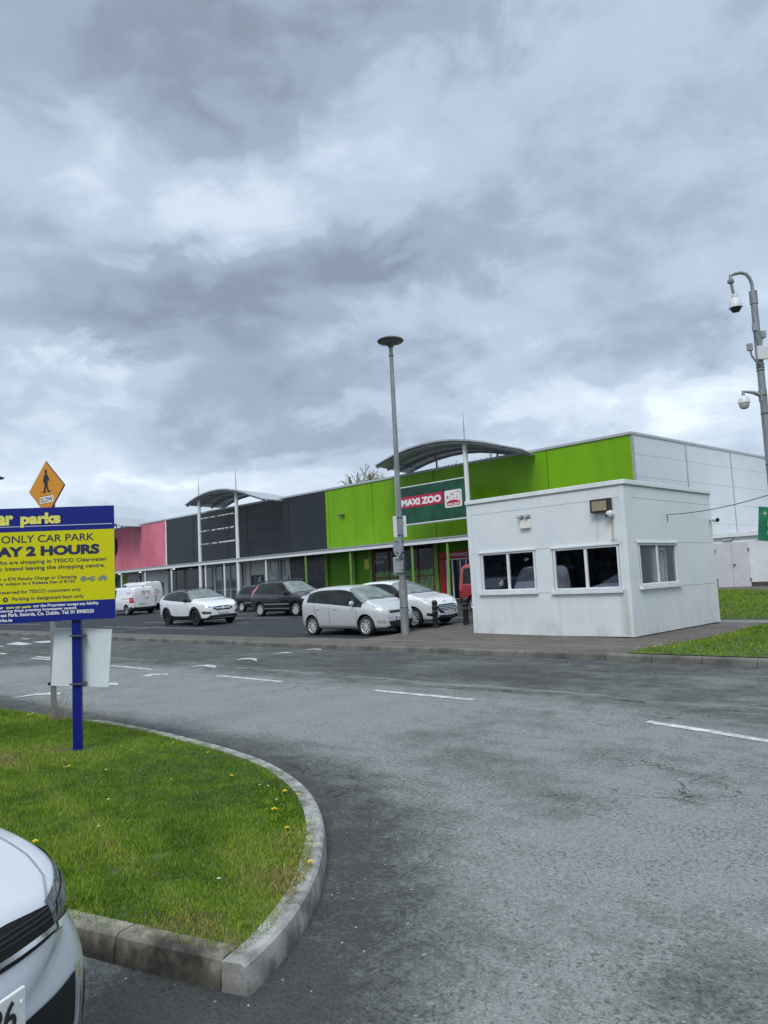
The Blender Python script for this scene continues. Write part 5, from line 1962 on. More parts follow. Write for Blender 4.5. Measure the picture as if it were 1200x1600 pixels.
class Car:
    def __init__(s, name, label, cat, pos, heading, S, group=None, tilt=0.0):
        s.S = S
        s.root = tag(empty(name, pos, heading), label, cat, group)
        s.root.rotation_mode = 'ZYX' if False else 'XYZ'
        if tilt:
            s.root.rotation_euler = (Matrix.Rotation(tilt, 4, 'X') @ Matrix.Rotation(heading, 4, 'Z')).to_euler()
        me = car_body(S)
        s.top, s.belt, s.plan = tab(S['top']), tab(S['belt']), tab(S['plan'])
        me.materials.append(S['paint'])
        me.materials.append(M['liner'])
        me.materials.append(M['black_plastic'])
        me.polygons.foreach_set('use_smooth', [True] * len(me.polygons))
        bot = tab(S['bot'])
        for p in me.polygons:
            c = p.center
            if c.z < bot(c.x) + S.get('skirt', .05) and S.get('skirt', .05) > 0:
                p.material_index = 2
        if S.get('roof'):
            me.materials.append(S['roof'])
            for p in me.polygons:
                c = p.center
                if c.z > s.top(c.x) - .085 and S['roofx'][0] < c.x < S['roofx'][1] and p.normal.z > .35:
                    p.material_index = 3
        s.bvh = BVHTree.FromPolygons([v.co.copy() for v in me.vertices], [tuple(p.vertices) for p in me.polygons])
        o = bpy.data.objects.new('body', me)
        COL.objects.link(o)
        # wheel arches cut into the body
        cut = MB()
        ra = S['rw'] + S.get('gap', .055)
        for x in (S['xf'], S['xr']):
            for sd in (-1, 1):
                cut.cyl((x, sd * (S['W'] / 2 - .30), S['rw'] + .015), (x, sd * (S['W'] / 2 + .2), S['rw'] + .015), ra, n=40)
        cut.m = [1] * len(cut.f)
        co_ = cut.build('cut', [M['liner'], M['liner']])
        bo_ = o.modifiers.new('b', 'BOOLEAN')
        bo_.operation = 'DIFFERENCE'
        bo_.object = co_
        bo_.solver = 'EXACT'
        dg = bpy.context.evaluated_depsgraph_get()
        m2 = bpy.data.meshes.new_from_object(o.evaluated_get(dg))
        o.modifiers.clear()
        o.data = m2
        m2.name = 'body'
        bpy.data.objects.remove(co_)
        m2.set_sharp_from_angle(angle=R(38))
        o.parent = s.root
        s.body = o

    # ---- projecting thin parts onto the body surface
    def patch(s, name, pts, d, mt, off=.004, parent=None, step=.07):
        d = Vector(d).normalized()
        u = d.cross(Vector((0, 0, 1)))
        if u.length < .1:
            u = Vector((0, 1, 0))
        u.normalize()
        v = u.cross(d).normalized()
        pts = [Vector(p) for p in pts]
        q2 = [Vector((p.dot(u), p.dot(v))) for p in pts]
        # even out the outline
        out = []
        n = len(q2)
        for i in range(n):
            a, b = q2[i], q2[(i + 1) % n]
            k = max(1, int((b - a).length / step))
            for j in range(k):
                out.append(a.lerp(b, j / k))
        poly = [(p.x, p.y) for p in out]
        xs, ys = [p[0] for p in poly], [p[1] for p in poly]
        a, b = np.meshgrid(np.arange(min(xs), max(xs), step), np.arange(min(ys), max(ys), step))
        a, b = a.ravel(), b.ravel()
        inner = []
        if len(a):
            ok = inside(a, b, poly)
            if ok.any():
                dd = seg_dist(a, b, poly + [poly[0]])
                ok &= dd > step * .35
                inner = [Vector((x, y)) for x, y in zip(a[ok], b[ok])]
        m = len(out)
        vo, _, fo, _, _, _ = delaunay_2d_cdt(out + inner, [(i, (i + 1) % m) for i in range(m)], [], 1, 1e-6)
        V = []
        for p in vo:
            o = u * p.x + v * p.y - d * 6
            h, nrm, _, _ = s.bvh.ray_cast(o, d)
            if h is None:
                c = u * p.x + v * p.y + d * (sum(q.dot(d) for q in pts) / len(pts))
                h, nrm, _, _ = s.bvh.find_nearest(c)
            if nrm.dot(d) > 0:
                nrm = -nrm
            V.append(tuple(h + nrm * off))
        me = bpy.data.meshes.new(name)
        me.from_pydata(V, [], [tuple(f) for f in fo])
        me.materials.append(mt)
        bm = bmesh.new()
        bm.from_mesh(me)
        for f in bm.faces:
            if f.normal.dot(d) > 0:
                f.normal_flip()
            f.smooth = True
        bm.to_mesh(me)
        bm.free()
        o = bpy.data.objects.new(name, me)
        COL.objects.link(o)
        o.parent = parent or s.root
        return o

    def fx(s, y, z, rear=False):
        """where a point (y, z) seen from the front (or rear) lies along the car"""
        L = s.S['L']
        for i in range(120):
            x = (L / 2 - i * .02) * (-1 if rear else 1)
            if s.plan(x) * s.S['W'] / 2 * .985 >= abs(y) and s.top(x) >= z:
                return x
        return 0

    def fpatch(s, name, yz, mt, d=None, both=True, off=.004, parent=None, step=.05, rear=False):
        """a patch on the nose or tail given by (y, z) points of the left side"""
        out = []
        for sd in ((1, -1) if both else (1,)):
            dd = d or ((-1, 0, 0) if not rear else (1, 0, 0))
            dd = (dd[0], dd[1] * sd, dd[2])
            out.append(s.patch(name, [(s.fx(y, z, rear), y * sd, z) for y, z in yz], dd, mt, off, parent, step))
        return out

    def side(s, name, xz, mt, off=.004, step=.08, sides=(1, -1), parent=None):
        out = []
        for sd in sides:
            out.append(s.patch(name, [(x, sd * .9, z) for x, z in xz], (0, -sd, 0), mt, off, parent, step))
        return out

    def ribbon(s, name, pl, d, wd, mt, off=.003, parent=None, step=.08):
        pl = [Vector(p) for p in pl]
        d = Vector(d).normalized()
        L_, R_ = [], []
        for i, p in enumerate(pl):
            t_ = (pl[min(i + 1, len(pl) - 1)] - pl[max(i - 1, 0)]).normalized()
            n_ = t_.cross(d).normalized() * wd / 2
            L_.append(p + n_)
            R_.append(p - n_)
        return s.patch(name, L_ + R_[::-1], d, mt, off, parent, step)

    def glasshouse(s, x0, x1, cuts, lean=(0, 0), top_gap=.095, bot_gap=.035, tint=None, trim='black_plastic'):
        """x0..x1 the length of the side windows, cuts = pillar positions (x, width)"""
        def outline(a, b, grow=0.0, la=0.0, lb=0.0):
            n = 12
            bt, tp = [], []
            for i in range(n + 1):
                x = lerp(a, b, i / n)
                zb = s.belt(x) + bot_gap - grow
                zt = min(s.top(x) - top_gap + grow, s.S['H'] - top_gap + grow)
                bt.append((x, zb))
                tp.append((x, max(zt, zb + .012)))
            # lean the ends
            return bt + tp[::-1]
        s.side('window_surround', outline(x0 - .03, x1 + .03, .018), M[trim], .005, .045)
        edges = [x0] + [c for c, _ in cuts] + [x1]
        wd = [0] + [w_ for _, w_ in cuts] + [0]
        for i in range(len(edges) - 1):
            a, b = edges[i] + wd[i] / 2, edges[i + 1] - wd[i + 1] / 2
            s.side('side_window', outline(a, b), tint or M['glass_car'], .010, .045)

    def windscreen(s, xb, xr, wb=.86, wt=.9, rear=False, mt=None, zi=0.02):
        zb, zt = s.top(xb) + zi, s.top(xr) - .01
        hb, ht = s.plan(xb) * s.S['W'] / 2 * wb, s.S['wr'] * wt
        pts = [(xb, -hb, zb), (xb, -hb * .5, zb), (xb, 0, zb), (xb, hb * .5, zb), (xb, hb, zb), (xr, ht, zt), (xr, ht * .4, zt), (xr, -ht * .4, zt), (xr, -ht, zt)]
        return s.patch('rear_window' if rear else 'windscreen', pts, ((.75, 0, -.65) if rear else (-.65, 0, -.75)), mt or (M['glass_car'] if rear else M['windscreen']), .011, None, .035)

    def wheels(s, spokes=5, rim=None, twin=False, inset=.015, spw=.05):
        S = s.S
        r = S['rw']
        rim = rim or M['alloy']
        for x in (S['xf'], S['xr']):
            for sd in (1, -1):
                yc = sd * (S['W'] / 2 - .105 - inset)
                T = Matrix.Translation((x, yc, r)) @ Matrix(((1, 0, 0, 0), (0, 0, sd, 0), (0, -sd, 0, 0), (0, 0, 0, 1)))
                hub = MB().lathe([(0, -.04), (r * .62, -.04), (r * .62, -.02), (0, -.02)], T, 24).build('wheel', M['liner'], s.root, smooth=True)
                MB().lathe([(r * .64, -.09), (r * .84, -.10), (r * .96, -.088), (r, -.06), (r, .06), (r * .965, .088), (r * .86, .10), (r * .70, .09), (r * .64, .07)], T, 40).build('tyre', M['rubber'], hub, smooth=True, ang=50)
                rm = MB()
                rm.lathe([(r * .71, .088), (r * .685, .094), (r * .655, .085), (r * .635, .03), (r * .63, -.07)], T, 40)
                rm.lathe([(r * .17, .01), (r * .17, .062), (r * .10, .07), (0, .07)], T, 18)
                for k in range(spokes):
                    for off in ((-.5, .5) if twin else (0,)):
                        a = 2 * math.pi * k / spokes + .3
                        sw = spw if not twin else spw * .62
                        o0 = off * spw * 1.0
                        o1 = off * spw * 2.2
                        P4 = Matrix.Rotation(a, 4, 'Z')
                        b0 = len(rm.v)
                        for (rr, hw, zz, oo) in ((r * .12, sw * .62, .064, o0), (r * .66, sw * .5, .084, o1)):
                            for (yy_, zo) in ((-hw, 0), (hw, 0), (hw, -.03), (-hw, -.03)):
                                rm.v.append(tuple(T @ P4 @ Vector((rr, yy_ + oo, zz + zo))))
                        for q in ((0, 1, 5, 4), (1, 2, 6, 5), (2, 3, 7, 6), (3, 0, 4, 7)):
                            rm.face([b0 + z_ for z_ in q])
                rm.build('rim', rim, hub, smooth=True, ang=40)

    def mirrors(s, x, z, mt, reach=.17):
        for sd in (1, -1):
            y0 = s.S['W'] / 2 * .93
            b = MB()
            b.lathe([(0, -.05), (.055, -.045), (.085, -.01), (.085, .03), (.06, .05), (0, .055)], Matrix.Translation((x, sd * (y0 + reach * .62), z + .055)) @ Matrix.Diagonal((.8, 1.18, 1, 1)) @ Matrix.Rotation(R(90), 4, 'Y'), 16)
            o = b.build('wing_mirror', mt, s.root, smooth=True, ang=60)
            MB().box(x - .03, x + .03, min(sd * (y0 - .04), sd * (y0 + .10)), max(sd * (y0 - .04), sd * (y0 + .10)), z - .025, z + .012).build('mirror_arm', M['black_plastic'], o)

    def handles(s, xs, z, mt=None):
        for x in xs:
            s.side('door_handle', [(x - .09, z - .014), (x + .09, z - .014), (x + .09, z + .016), (x - .09, z + .016)], mt or s.S['paint'], .022, .05)

    def doors(s, lines):
        for pl in lines:
            for sd in (1, -1):
                s.ribbon('door_gap', [(x, sd * .9, z) for x, z in pl], (0, -sd, 0), .012, M['liner'], .0022)

    def plate(s, z, front=True, y=0.0, ex=.012, marks=True, w_=.52, h_=.115):
        L = s.S['L']
        d = -1 if front else 1
        h, n_, _, _ = s.bvh.ray_cast(Vector((-d * 6, y, z)), Vector((d, 0, 0)))
        x = h.x + (-d) * ex
        o = MB().box(x - .006, x + .006, y - w_ / 2, y + w_ / 2, z - h_ / 2, z + h_ / 2).build('number_plate', M['plate_white'], s.root, bevel=.004)
        xf = x + (-d) * .0075
        sg_ = 1 if front else -1
        MB().box(min(x, xf), max(x, xf), *sorted((y - sg_ * (w_ / 2 - .003), y - sg_ * (w_ / 2 - .045))), z - h_ / 2 + .004, z + h_ / 2 - .004).build('plate_band', M['eu_blue'], o)
        if marks:
            k = MB()
            for i, g_ in enumerate((.09, .15, .21, .27, .34, .40, .46)):
                yy_ = y - sg_ * (w_ / 2 - g_)
                k.box(*sorted((x, xf)), yy_ - .017, yy_ + .017, z - .035, z + .035)
            k.build('plate_characters', M['sign_grey'], o)
        return o, xf

    def wipers(s, x, z0=None):
        zt = s.top(x)
        for y0 in (-.45, .12):
            h0 = (x + .02, y0, 0)
            s.ribbon('wiper', [(x + .01, y0 + .5, zt), (x - .08, y0 + .2, zt), (x - .12, y0 - .05, zt)], (-.2, 0, -1), .022, M['black_plastic'], .02)


def rail(c, pts, r, mt, name):
    for sd in (1, -1):
        MB().tube([(x, sd * y, z) for x, y, z in pts], r, 8).build(name, mt, c.root, smooth=True)


TILT = R(1.72)      # cars parked along the shops lean with the slope of the car park
# heading pi = nose to the left (-X), 0 = nose to the right (+X)

# --- silver hatchback
S = dict(L=3.9, W=1.70, H=1.525, wr=.585, rw=.30, xf=1.20, xr=-1.30, paint=M['paint_silver'],
         top=[(-1.95, .62), (-1.93, .92), (-1.87, 1.12), (-1.74, 1.30), (-1.55, 1.43), (-1.20, 1.505), (-.7, 1.53), (-.1, 1.525), (.3, 1.48), (.6, 1.385), (.95, 1.21), (1.22, 1.06), (1.32, 1.01), (1.5, .955), (1.7, .85), (1.84, .73), (1.92, .60), (1.95, .48)],
         belt=[(-1.95, 1.03), (-1.5, 1.05), (-.6, .99), (.3, .92), (1.1, .85), (1.6, .80), (1.95, .6)],
         plan=[(-1.95, .78), (-1.88, .88), (-1.7, .955), (-1.3, 1), (1.0, 1), (1.35, .975), (1.6, .91), (1.8, .78), (1.9, .64), (1.95, .52)],
         bot=[(-1.95, .36), (-1.8, .22), (-1.5, .19), (1.5, .19), (1.85, .20), (1.95, .24)])
c = Car('parked_car', 'silver five door hatchback parked behind the lamp post', 'car', (-17.24, 16.05, zg(-17, 15.75) + .0), R(1.5), S, None, TILT)
c.root.scale = (.945, 1, .985)
c.glasshouse(-1.52, 1.02, [(-1.14, .06), (-.36, .07), (.60, .05)], top_gap=.135, bot_gap=.02)
c.windscreen(1.20, .36, .89, .98)
c.windscreen(-1.90, -1.62, .72, .8, rear=True)
c.wheels(5, twin=True, spw=.045)
c.mirrors(.72, .93, M['paint_silver'])
c.handles((-.95, -.12), .83)
c.doors([[(-.40, 1.0), (-.41, .30)], [(.82, .86), (.86, .60), (.82, .30)], [(-1.14, 1.0), (-1.10, .75), (-.98, .55)], [(.80, .29), (-.9, .29)]])
c.fpatch('headlight', [(.36, .70), (.46, .80), (.58, .895), (.70, .945), (.79, .90), (.79, .775), (.70, .685), (.52, .65)], M['lamp_glass'], (-.75, -.6, -.25))
c.fpatch('headlight_bulb', [(.60, .74), (.68, .76), (.69, .83), (.61, .82)], M['chrome'], (-.75, -.6, -.25), off=.007)
c.fpatch('grille', [(-.42, .645), (.42, .645), (.46, .735), (.2, .72), (-.2, .72), (-.46, .735)], M['black_gloss'], both=False)
c.fpatch('grille_bar', [(-.42, .72), (.42, .72), (.42, .745), (-.42, .745)], M['chrome'], both=False, off=.010)
c.fpatch('lower_intake', [(-.46, .27), (.46, .27), (.52, .42), (-.52, .42)], M['black_plastic'], both=False)
c.fpatch('fog_recess', [(.56, .36), (.74, .40), (.74, .47), (.60, .45)], M['sign_grey'], (-.8, -.5, 0))
c.fpatch('tail_lamp', [(.60, .90), (.76, .90), (.74, 1.08), (.68, 1.22), (.60, 1.10)], M['lamp_pink'], (.72, -.62, 0), rear=True)
c.plate(.50)
c.plate(.78, False)
c.wipers(1.20)

# --- white hatchback beside it
S = dict(L=3.97, W=1.72, H=1.50, wr=.56, rw=.30, xf=1.22, xr=-1.27, paint=M['paint_white'],
         top=[(-1.985, .62), (-1.96, .90), (-1.86, 1.10), (-1.70, 1.30), (-1.45, 1.43), (-1.0, 1.485), (-.4, 1.50), (.0, 1.47), (.35, 1.36), (.7, 1.18), (.95, 1.05), (1.08, 1.0), (1.35, .955), (1.6, .89), (1.78, .80), (1.9, .68), (1.96, .56), (1.985, .42)],
         belt=[(-1.985, 1.04), (-1.4, 1.04), (0, .95), (1.0, .89), (1.5, .86), (1.985, .6)],
         plan=[(-1.985, .78), (-1.9, .9), (-1.6, .97), (-1.2, 1), (1.1, 1), (1.45, .975), (1.7, .90), (1.86, .76), (1.94, .62), (1.985, .48)],
         bot=[(-1.985, .36), (-1.8, .22), (-1.5, .18), (1.5, .18), (1.85, .18), (1.985, .24)])
c = Car('parked_car', 'white hatchback with a wide barred grille, half hidden by the silver one', 'car', (-17.45, 18.25, zg(-17, 18.1) + .02), R(2.5), S, None, TILT)
c.glasshouse(-1.5, .86, [(-.40, .06)], top_gap=.10)
c.windscreen(.97, .14, .89, .98)
c.windscreen(-1.9, -1.5, .7, .8, rear=True)
c.wheels(5, twin=True, spw=.04)
c.mirrors(.55, .98, M['black_plastic'])
c.handles((-.75, .0), .86)
c.doors([[(-.42, .98), (-.42, .3)], [(.72, .92), (.78, .6), (.74, .3)]])
c.fpatch('headlight', [(.36, .735), (.50, .79), (.62, .87), (.72, .93), (.775, .90), (.76, .82), (.66, .755), (.50, .71)], M['lamp_glass'], (-.72, -.5, -.5))
c.fpatch('grille', [(-.40, .40), (.40, .40), (.50, .52), (.47, .63), (.36, .67), (-.36, .67), (-.47, .63), (-.50, .52)], M['black_gloss'], both=False)
for z in (.455, .505, .555, .605):
    c.fpatch('grille_bar', [(-.45, z), (.45, z), (.45, z + .014), (-.45, z + .014)], M['chrome'], both=False, off=.012)
c.fpatch('bumper_intake', [(.56, .30), (.76, .36), (.76, .44), (.60, .42)], M['black_plastic'], (-.8, -.5, 0))
c.fpatch('lower_intake', [(-.5, .25), (.5, .25), (.46, .345), (-.46, .345)], M['black_plastic'], both=False)
c.fpatch('badge', [(.07 * math.cos(a), .745 + .03 * math.sin(a)) for a in np.linspace(0, 6.283, 17)[:-1]], M['chrome'], (-.8, 0, -.4), both=False, off=.008)
c.fpatch('tail_lamp', [(.62, .86), (.78, .86), (.78, 1.02), (.66, 1.06)], M['lamp_red'], (.72, -.62, 0), rear=True)
c.plate(.385)
c.plate(.8, False)
c.wipers(.98)

# --- white sport utility with a black roof
S = dict(L=4.48, W=1.86, H=1.61, wr=.62, rw=.355, xf=1.36, xr=-1.32, paint=M['paint_white'], skirt=.10, gap=.05, roof=M['black_gloss'], roofx=(-1.7, .40),
         top=[(-2.24, .75), (-2.21, 1.00), (-2.10, 1.20), (-1.92, 1.38), (-1.6, 1.52), (-1.1, 1.585), (-.5, 1.61), (.05, 1.58), (.4, 1.48), (.8, 1.29), (1.05, 1.17), (1.16, 1.13), (1.45, 1.09), (1.75, 1.03), (2.0, .94), (2.14, .82), (2.21, .68), (2.24, .5)],
         belt=[(-2.24, 1.14), (-1.6, 1.15), (-.6, 1.08), (.5, 1.03), (1.1, 1.0), (1.7, .96), (2.24, .72)],
         plan=[(-2.24, .78), (-2.16, .89), (-1.9, .965), (-1.4, 1), (1.4, 1), (1.75, .97), (2.0, .88), (2.14, .74), (2.2, .62), (2.24, .5)],
         bot=[(-2.24, .42), (-2.0, .27), (-1.6, .23), (1.6, .23), (2.05, .23), (2.24, .30)])
c = Car('parked_car', 'white sport utility car with black roof, dark wheels and black lower cladding', 'car', (-30.35, 18.35, zg(-30, 18.2)), R(-3), S, None, TILT)
c.glasshouse(-1.72, 1.0, [(-1.22, .06), (-.30, .06)], top_gap=.105)
c.windscreen(1.08, .22, .91, .99)
c.windscreen(-2.1, -1.75, .7, .8, rear=True)
c.wheels(5, rim=M['alloy_dark'], twin=True, spw=.06)
c.mirrors(.62, 1.06, M['black_gloss'])
c.handles((-.85, .1), .95)
c.doors([[(-.32, 1.1), (-.34, .45)], [(.78, 1.0), (.86, .7), (.80, .42)], [(-1.2, 1.12), (-1.05, .78), (-.9, .62)]])
c.side('sill_cladding', [(-1.0, .26), (1.02, .26), (.99, .46), (.5, .43), (-.5, .43), (-.95, .50)], M['black_plastic'], .012)
for xx in (S['xf'], S['xr']):
    r0, r1 = S['rw'] + .05, S['rw'] + .135
    arc = [R(a) for a in range(-12, 193, 12)]
    ring = [(xx + r1 * math.cos(a), S['rw'] + r1 * math.sin(a)) for a in arc] + [(xx + r0 * math.cos(a), S['rw'] + r0 * math.sin(a)) for a in arc[::-1]]
    c.side('arch_cladding', ring, M['black_plastic'], .012, .06)
c.side('chrome_strip', [(-1.78, 1.50)] + [(x, min(c.top(x) - .085, 1.545)) for x in np.linspace(-1.5, .5, 9)] + [(.95, 1.155), (.95, 1.145)] + [(x, min(c.top(x) - .098, 1.530)) for x in np.linspace(.5, -1.5, 9)] + [(-1.76, 1.485)], M['chrome'], .008)
c.fpatch('headlight', [(.46, .80), (.62, .83), (.80, .90), (.865, .93), (.865, .87), (.78, .80), (.62, .755), (.50, .755)], M['lamp_glass'], (-.75, -.6, -.15))
c.fpatch('headlight_core', [(.52, .765), (.74, .80), (.74, .835), (.55, .80)], M['lamp_dark'], (-.75, -.6, -.15), off=.007)
c.fpatch('grille', [(-.46, .70), (-.30, .635), (.30, .635), (.46, .70), (.50, .80), (.3, .815), (-.3, .815), (-.50, .80)], M['black_gloss'], both=False)
c.fpatch('grille_bar', [(-.49, .775), (-.12, .715), (.12, .715), (.49, .775), (.49, .80), (.13, .75), (-.13, .75), (-.49, .80)], M['chrome'], both=False, off=.012)
c.fpatch('badge', [(.062 * math.cos(a), .735 + .055 * math.sin(a)) for a in np.linspace(0, 6.283, 19)[:-1]], M['chrome'], both=False, off=.018)
c.fpatch('fog_recess', [(.52, .50), (.80, .50), (.86, .58), (.80, .63), (.60, .60)], M['black_plastic'], (-.8, -.55, 0))
c.fpatch('fog_trim', [(.56, .555), (.80, .57), (.80, .595), (.60, .58)], M['chrome'], (-.8, -.55, 0), off=.01)
c.fpatch('lower_intake', [(-.72, .29), (.72, .29), (.66, .44), (-.66, .44)], M['black_plastic'], both=False)
c.fpatch('skid_plate', [(-.66, .295), (.66, .295), (.62, .325), (-.62, .325)], M['chrome'], both=False, off=.012)
c.fpatch('tail_lamp', [(.52, .98), (.80, .98), (.80, 1.10), (.56, 1.08)], M['lamp_red'], (.72, -.62, 0), rear=True)
c.plate(.53)
c.plate(.85, False)
c.wipers(1.10)
rail(c, [(-1.7, .60, 1.535), (-1.5, .62, 1.60), (-.4, .63, 1.65), (.1, .63, 1.60), (.2, .62, 1.56)], .016, M['black_gloss'], 'roof_rail')

suv_root = c.root
# --- black seven seater estate
S = dict(L=4.6, W=1.83, H=1.66, wr=.60, rw=.325, xf=1.40, xr=-1.40, paint=M['paint_black'],
         top=[(-2.3, .7), (-2.28, 1.0), (-2.22, 1.22), (-2.12, 1.42), (-1.98, 1.56), (-1.6, 1.63), (-.8, 1.655), (.0, 1.65), (.3, 1.58), (.7, 1.38), (1.05, 1.18), (1.25, 1.08), (1.36, 1.04), (1.7, .98), (1.98, .88), (2.16, .76), (2.26, .62), (2.3, .48)],
         belt=[(-2.3, 1.10), (-1.5, 1.08), (0, 1.02), (1.1, .95), (1.7, .90), (2.3, .65)],
         plan=[(-2.3, .80), (-2.22, .90), (-1.9, .97), (-1.4, 1), (1.3, 1), (1.7, .97), (2.0, .88), (2.18, .74), (2.26, .6), (2.3, .48)],
         bot=[(-2.3, .38), (-2.0, .24), (-1.6, .2), (1.6, .2), (2.1, .2), (2.3, .28)])
c = Car('parked_car', 'black seven seat estate car with roof rails and silver wheels', 'car', (-29.1, 22.75, zg(-29, 22.6)), 0.0, S, None, TILT)
c.glasshouse(-2.0, 1.10, [(-1.25, .06), (-.25, .06), (.66, .05)], top_gap=.11)
c.windscreen(1.24, .20, .90, .98)
c.windscreen(-2.22, -2.0, .74, .85, rear=True)
c.wheels(8, spw=.05)
c.mirrors(.72, 1.02, M['black_gloss'])
c.handles((-1.0, .05), .92)
c.doors([[(-.28, 1.05), (-.30, .35)], [(.92, .98), (1.0, .65), (.92, .35)]])
c.side('side_moulding', [(-1.0, .56), (.95, .56), (.95, .60), (-1.0, .60)], M['sign_grey'], .008)
c.side('side_moulding', [(-1.0, .36), (.95, .36), (.95, .39), (-1.0, .39)], M['sign_grey'], .008)
c.fpatch('headlight', [(.50, .74), (.62, .82), (.76, .90), (.84, .88), (.84, .80), (.70, .73)], M['lamp_glass'], (-.75, -.55, -.3))
c.fpatch('grille', [(-.4, .58), (.4, .58), (.44, .70), (-.44, .70)], M['galv_dark'], both=False)
for sd in (1, -1):
    c.patch('tail_lamp', [(-2.05, sd * .9, 1.02), (-1.96, sd * .9, 1.02), (-1.86, sd * .9, 1.30), (-1.84, sd * .9, 1.46), (-1.93, sd * .9, 1.46), (-2.02, sd * .9, 1.24)], (.35, -sd, 0), M['lamp_pink'], .012)
c.plate(.45)
c.plate(.85, False)
rail(c, [(-1.85, .60, 1.585), (-1.7, .62, 1.67), (-.3, .63, 1.705), (.1, .63, 1.68), (.2, .62, 1.61)], .02, M['galv_dark'], 'roof_rail')

estate_root = c.root
# --- small black hatchback behind it
S = dict(L=3.7, W=1.66, H=1.50, wr=.55, rw=.285, xf=1.15, xr=-1.2, paint=M['paint_black'],
         top=[(-1.85, .7), (-1.83, .95), (-1.76, 1.15), (-1.62, 1.34), (-1.4, 1.46), (-.9, 1.51), (-.3, 1.52), (.2, 1.46), (.55, 1.30), (.85, 1.12), (1.0, 1.04), (1.3, .98), (1.6, .86), (1.78, .7), (1.85, .5)],
         belt=[(-1.85, 1.0), (-.5, .96), (.9, .9), (1.85, .6)],
         plan=[(-1.85, .78), (-1.76, .9), (-1.5, .97), (-1.1, 1), (1.0, 1), (1.4, .95), (1.7, .8), (1.85, .52)],
         bot=[(-1.85, .36), (-1.6, .22), (1.5, .2), (1.85, .25)])
c = Car('parked_car', 'small black rounded hatchback partly hidden behind the black estate', 'car', (-35.1, 25.55, zg(-35, 25.4)), 0.0, S, None, TILT)
c.glasshouse(-1.45, .80, [(-.55, .07)], top_gap=.12)
c.windscreen(.92, .25, .84, .9)
c.windscreen(-1.78, -1.45, .72, .8, rear=True)
c.wheels(12, spw=.035)
c.mirrors(.5, .98, M['black_plastic'])
c.side('side_moulding', [(-.85, .48), (.8, .48), (.8, .53), (-.85, .53)], M['sign_grey'], .008)
c.fpatch('tail_lamp', [(.62, .80), (.76, .80), (.76, .98), (.64, 1.0)], M['lamp_red'], (.72, -.62, 0), rear=True)
c.fpatch('headlight', [(.40, .70), (.6, .84), (.72, .84), (.72, .74), (.55, .68)], M['lamp_glass'], (-.75, -.6, -.25))
c.plate(.45)
c.plate(.7, False)


# --- vans
def van_spec(L, W, H, paint, k=1.0):
    h = L / 2
    return dict(L=L, W=W, H=H, wr=W * .405, rw=.325, xf=h - .88, xr=-h + .80, paint=paint, skirt=.06,
                top=[(-h, 1.2), (-h + .015, H * .80), (-h + .06, H * .93), (-h + .16, H * .985), (-h + .5, H), (h - 1.9, H), (h - 1.55, H * .975), (h - 1.2, H * .86), (h - .85, H * .70), (h - .68, H * .635), (h - .4, H * .585), (h - .15, H * .50), (h - .05, H * .40), (h, H * .28)],
                belt=[(-h, 1.08), (0, 1.06), (h - .9, .98), (h, .6)],
                plan=[(-h, .90), (-h + .05, .955), (-h + .25, .985), (-h + .8, 1), (h - .9, 1), (h - .5, .95), (h - .2, .82), (h - .05, .64), (h, .5)],
                bot=[(-h, .34), (-h + .3, .26), (h - .3, .24), (h, .28)])


S = van_spec(4.15, 1.81, 1.90, M['paint_red'])
c = Car('parked_van', 'red people carrier van, its rear half showing left of the kiosk', 'van', (-16.85, 23.95, zg(-17, 23.8)), 0.0, S, None, TILT)
c.glasshouse(-1.80, 1.05, [(-.62, .10), (.42, .08)], top_gap=.20, bot_gap=.05)
c.windscreen(1.40, .70, .84, .9)
c.windscreen(-2.06, -1.98, .74, .8, rear=True)
c.wheels(9, spw=.045)
c.mirrors(.95, 1.1, M['black_plastic'])
c.doors([[(-.66, 1.5), (-.68, .4)], [(.45, 1.1), (.45, .4)]])
c.side('door_rail', [(-1.9, .985), (-.2, .985), (-.2, 1.01), (-1.9, 1.01)], M['liner'], .006)
c.side('bumper_side', [(-2.06, .30), (-1.66, .30), (-1.66, .52), (-2.06, .60)], M['black_plastic'], .010)
c.side('sill_cladding', [(-.9, .26), (.85, .26), (.85, .40), (-.9, .40)], M['black_plastic'], .01)
c.fpatch('tail_lamp', [(.70, .76), (.88, .76), (.88, 1.12), (.70, 1.12)], M['lamp_red'], (.8, -.55, 0), rear=True)
c.fpatch('bumper', [(-.85, .32), (.85, .32), (.85, .56), (-.85, .56)], M['black_plastic'], rear=True, both=False, off=.015)
c.fpatch('headlight', [(.5, .74), (.72, .90), (.84, .90), (.84, .76)], M['lamp_glass'], (-.75, -.55, -.3))
c.plate(.72, False)

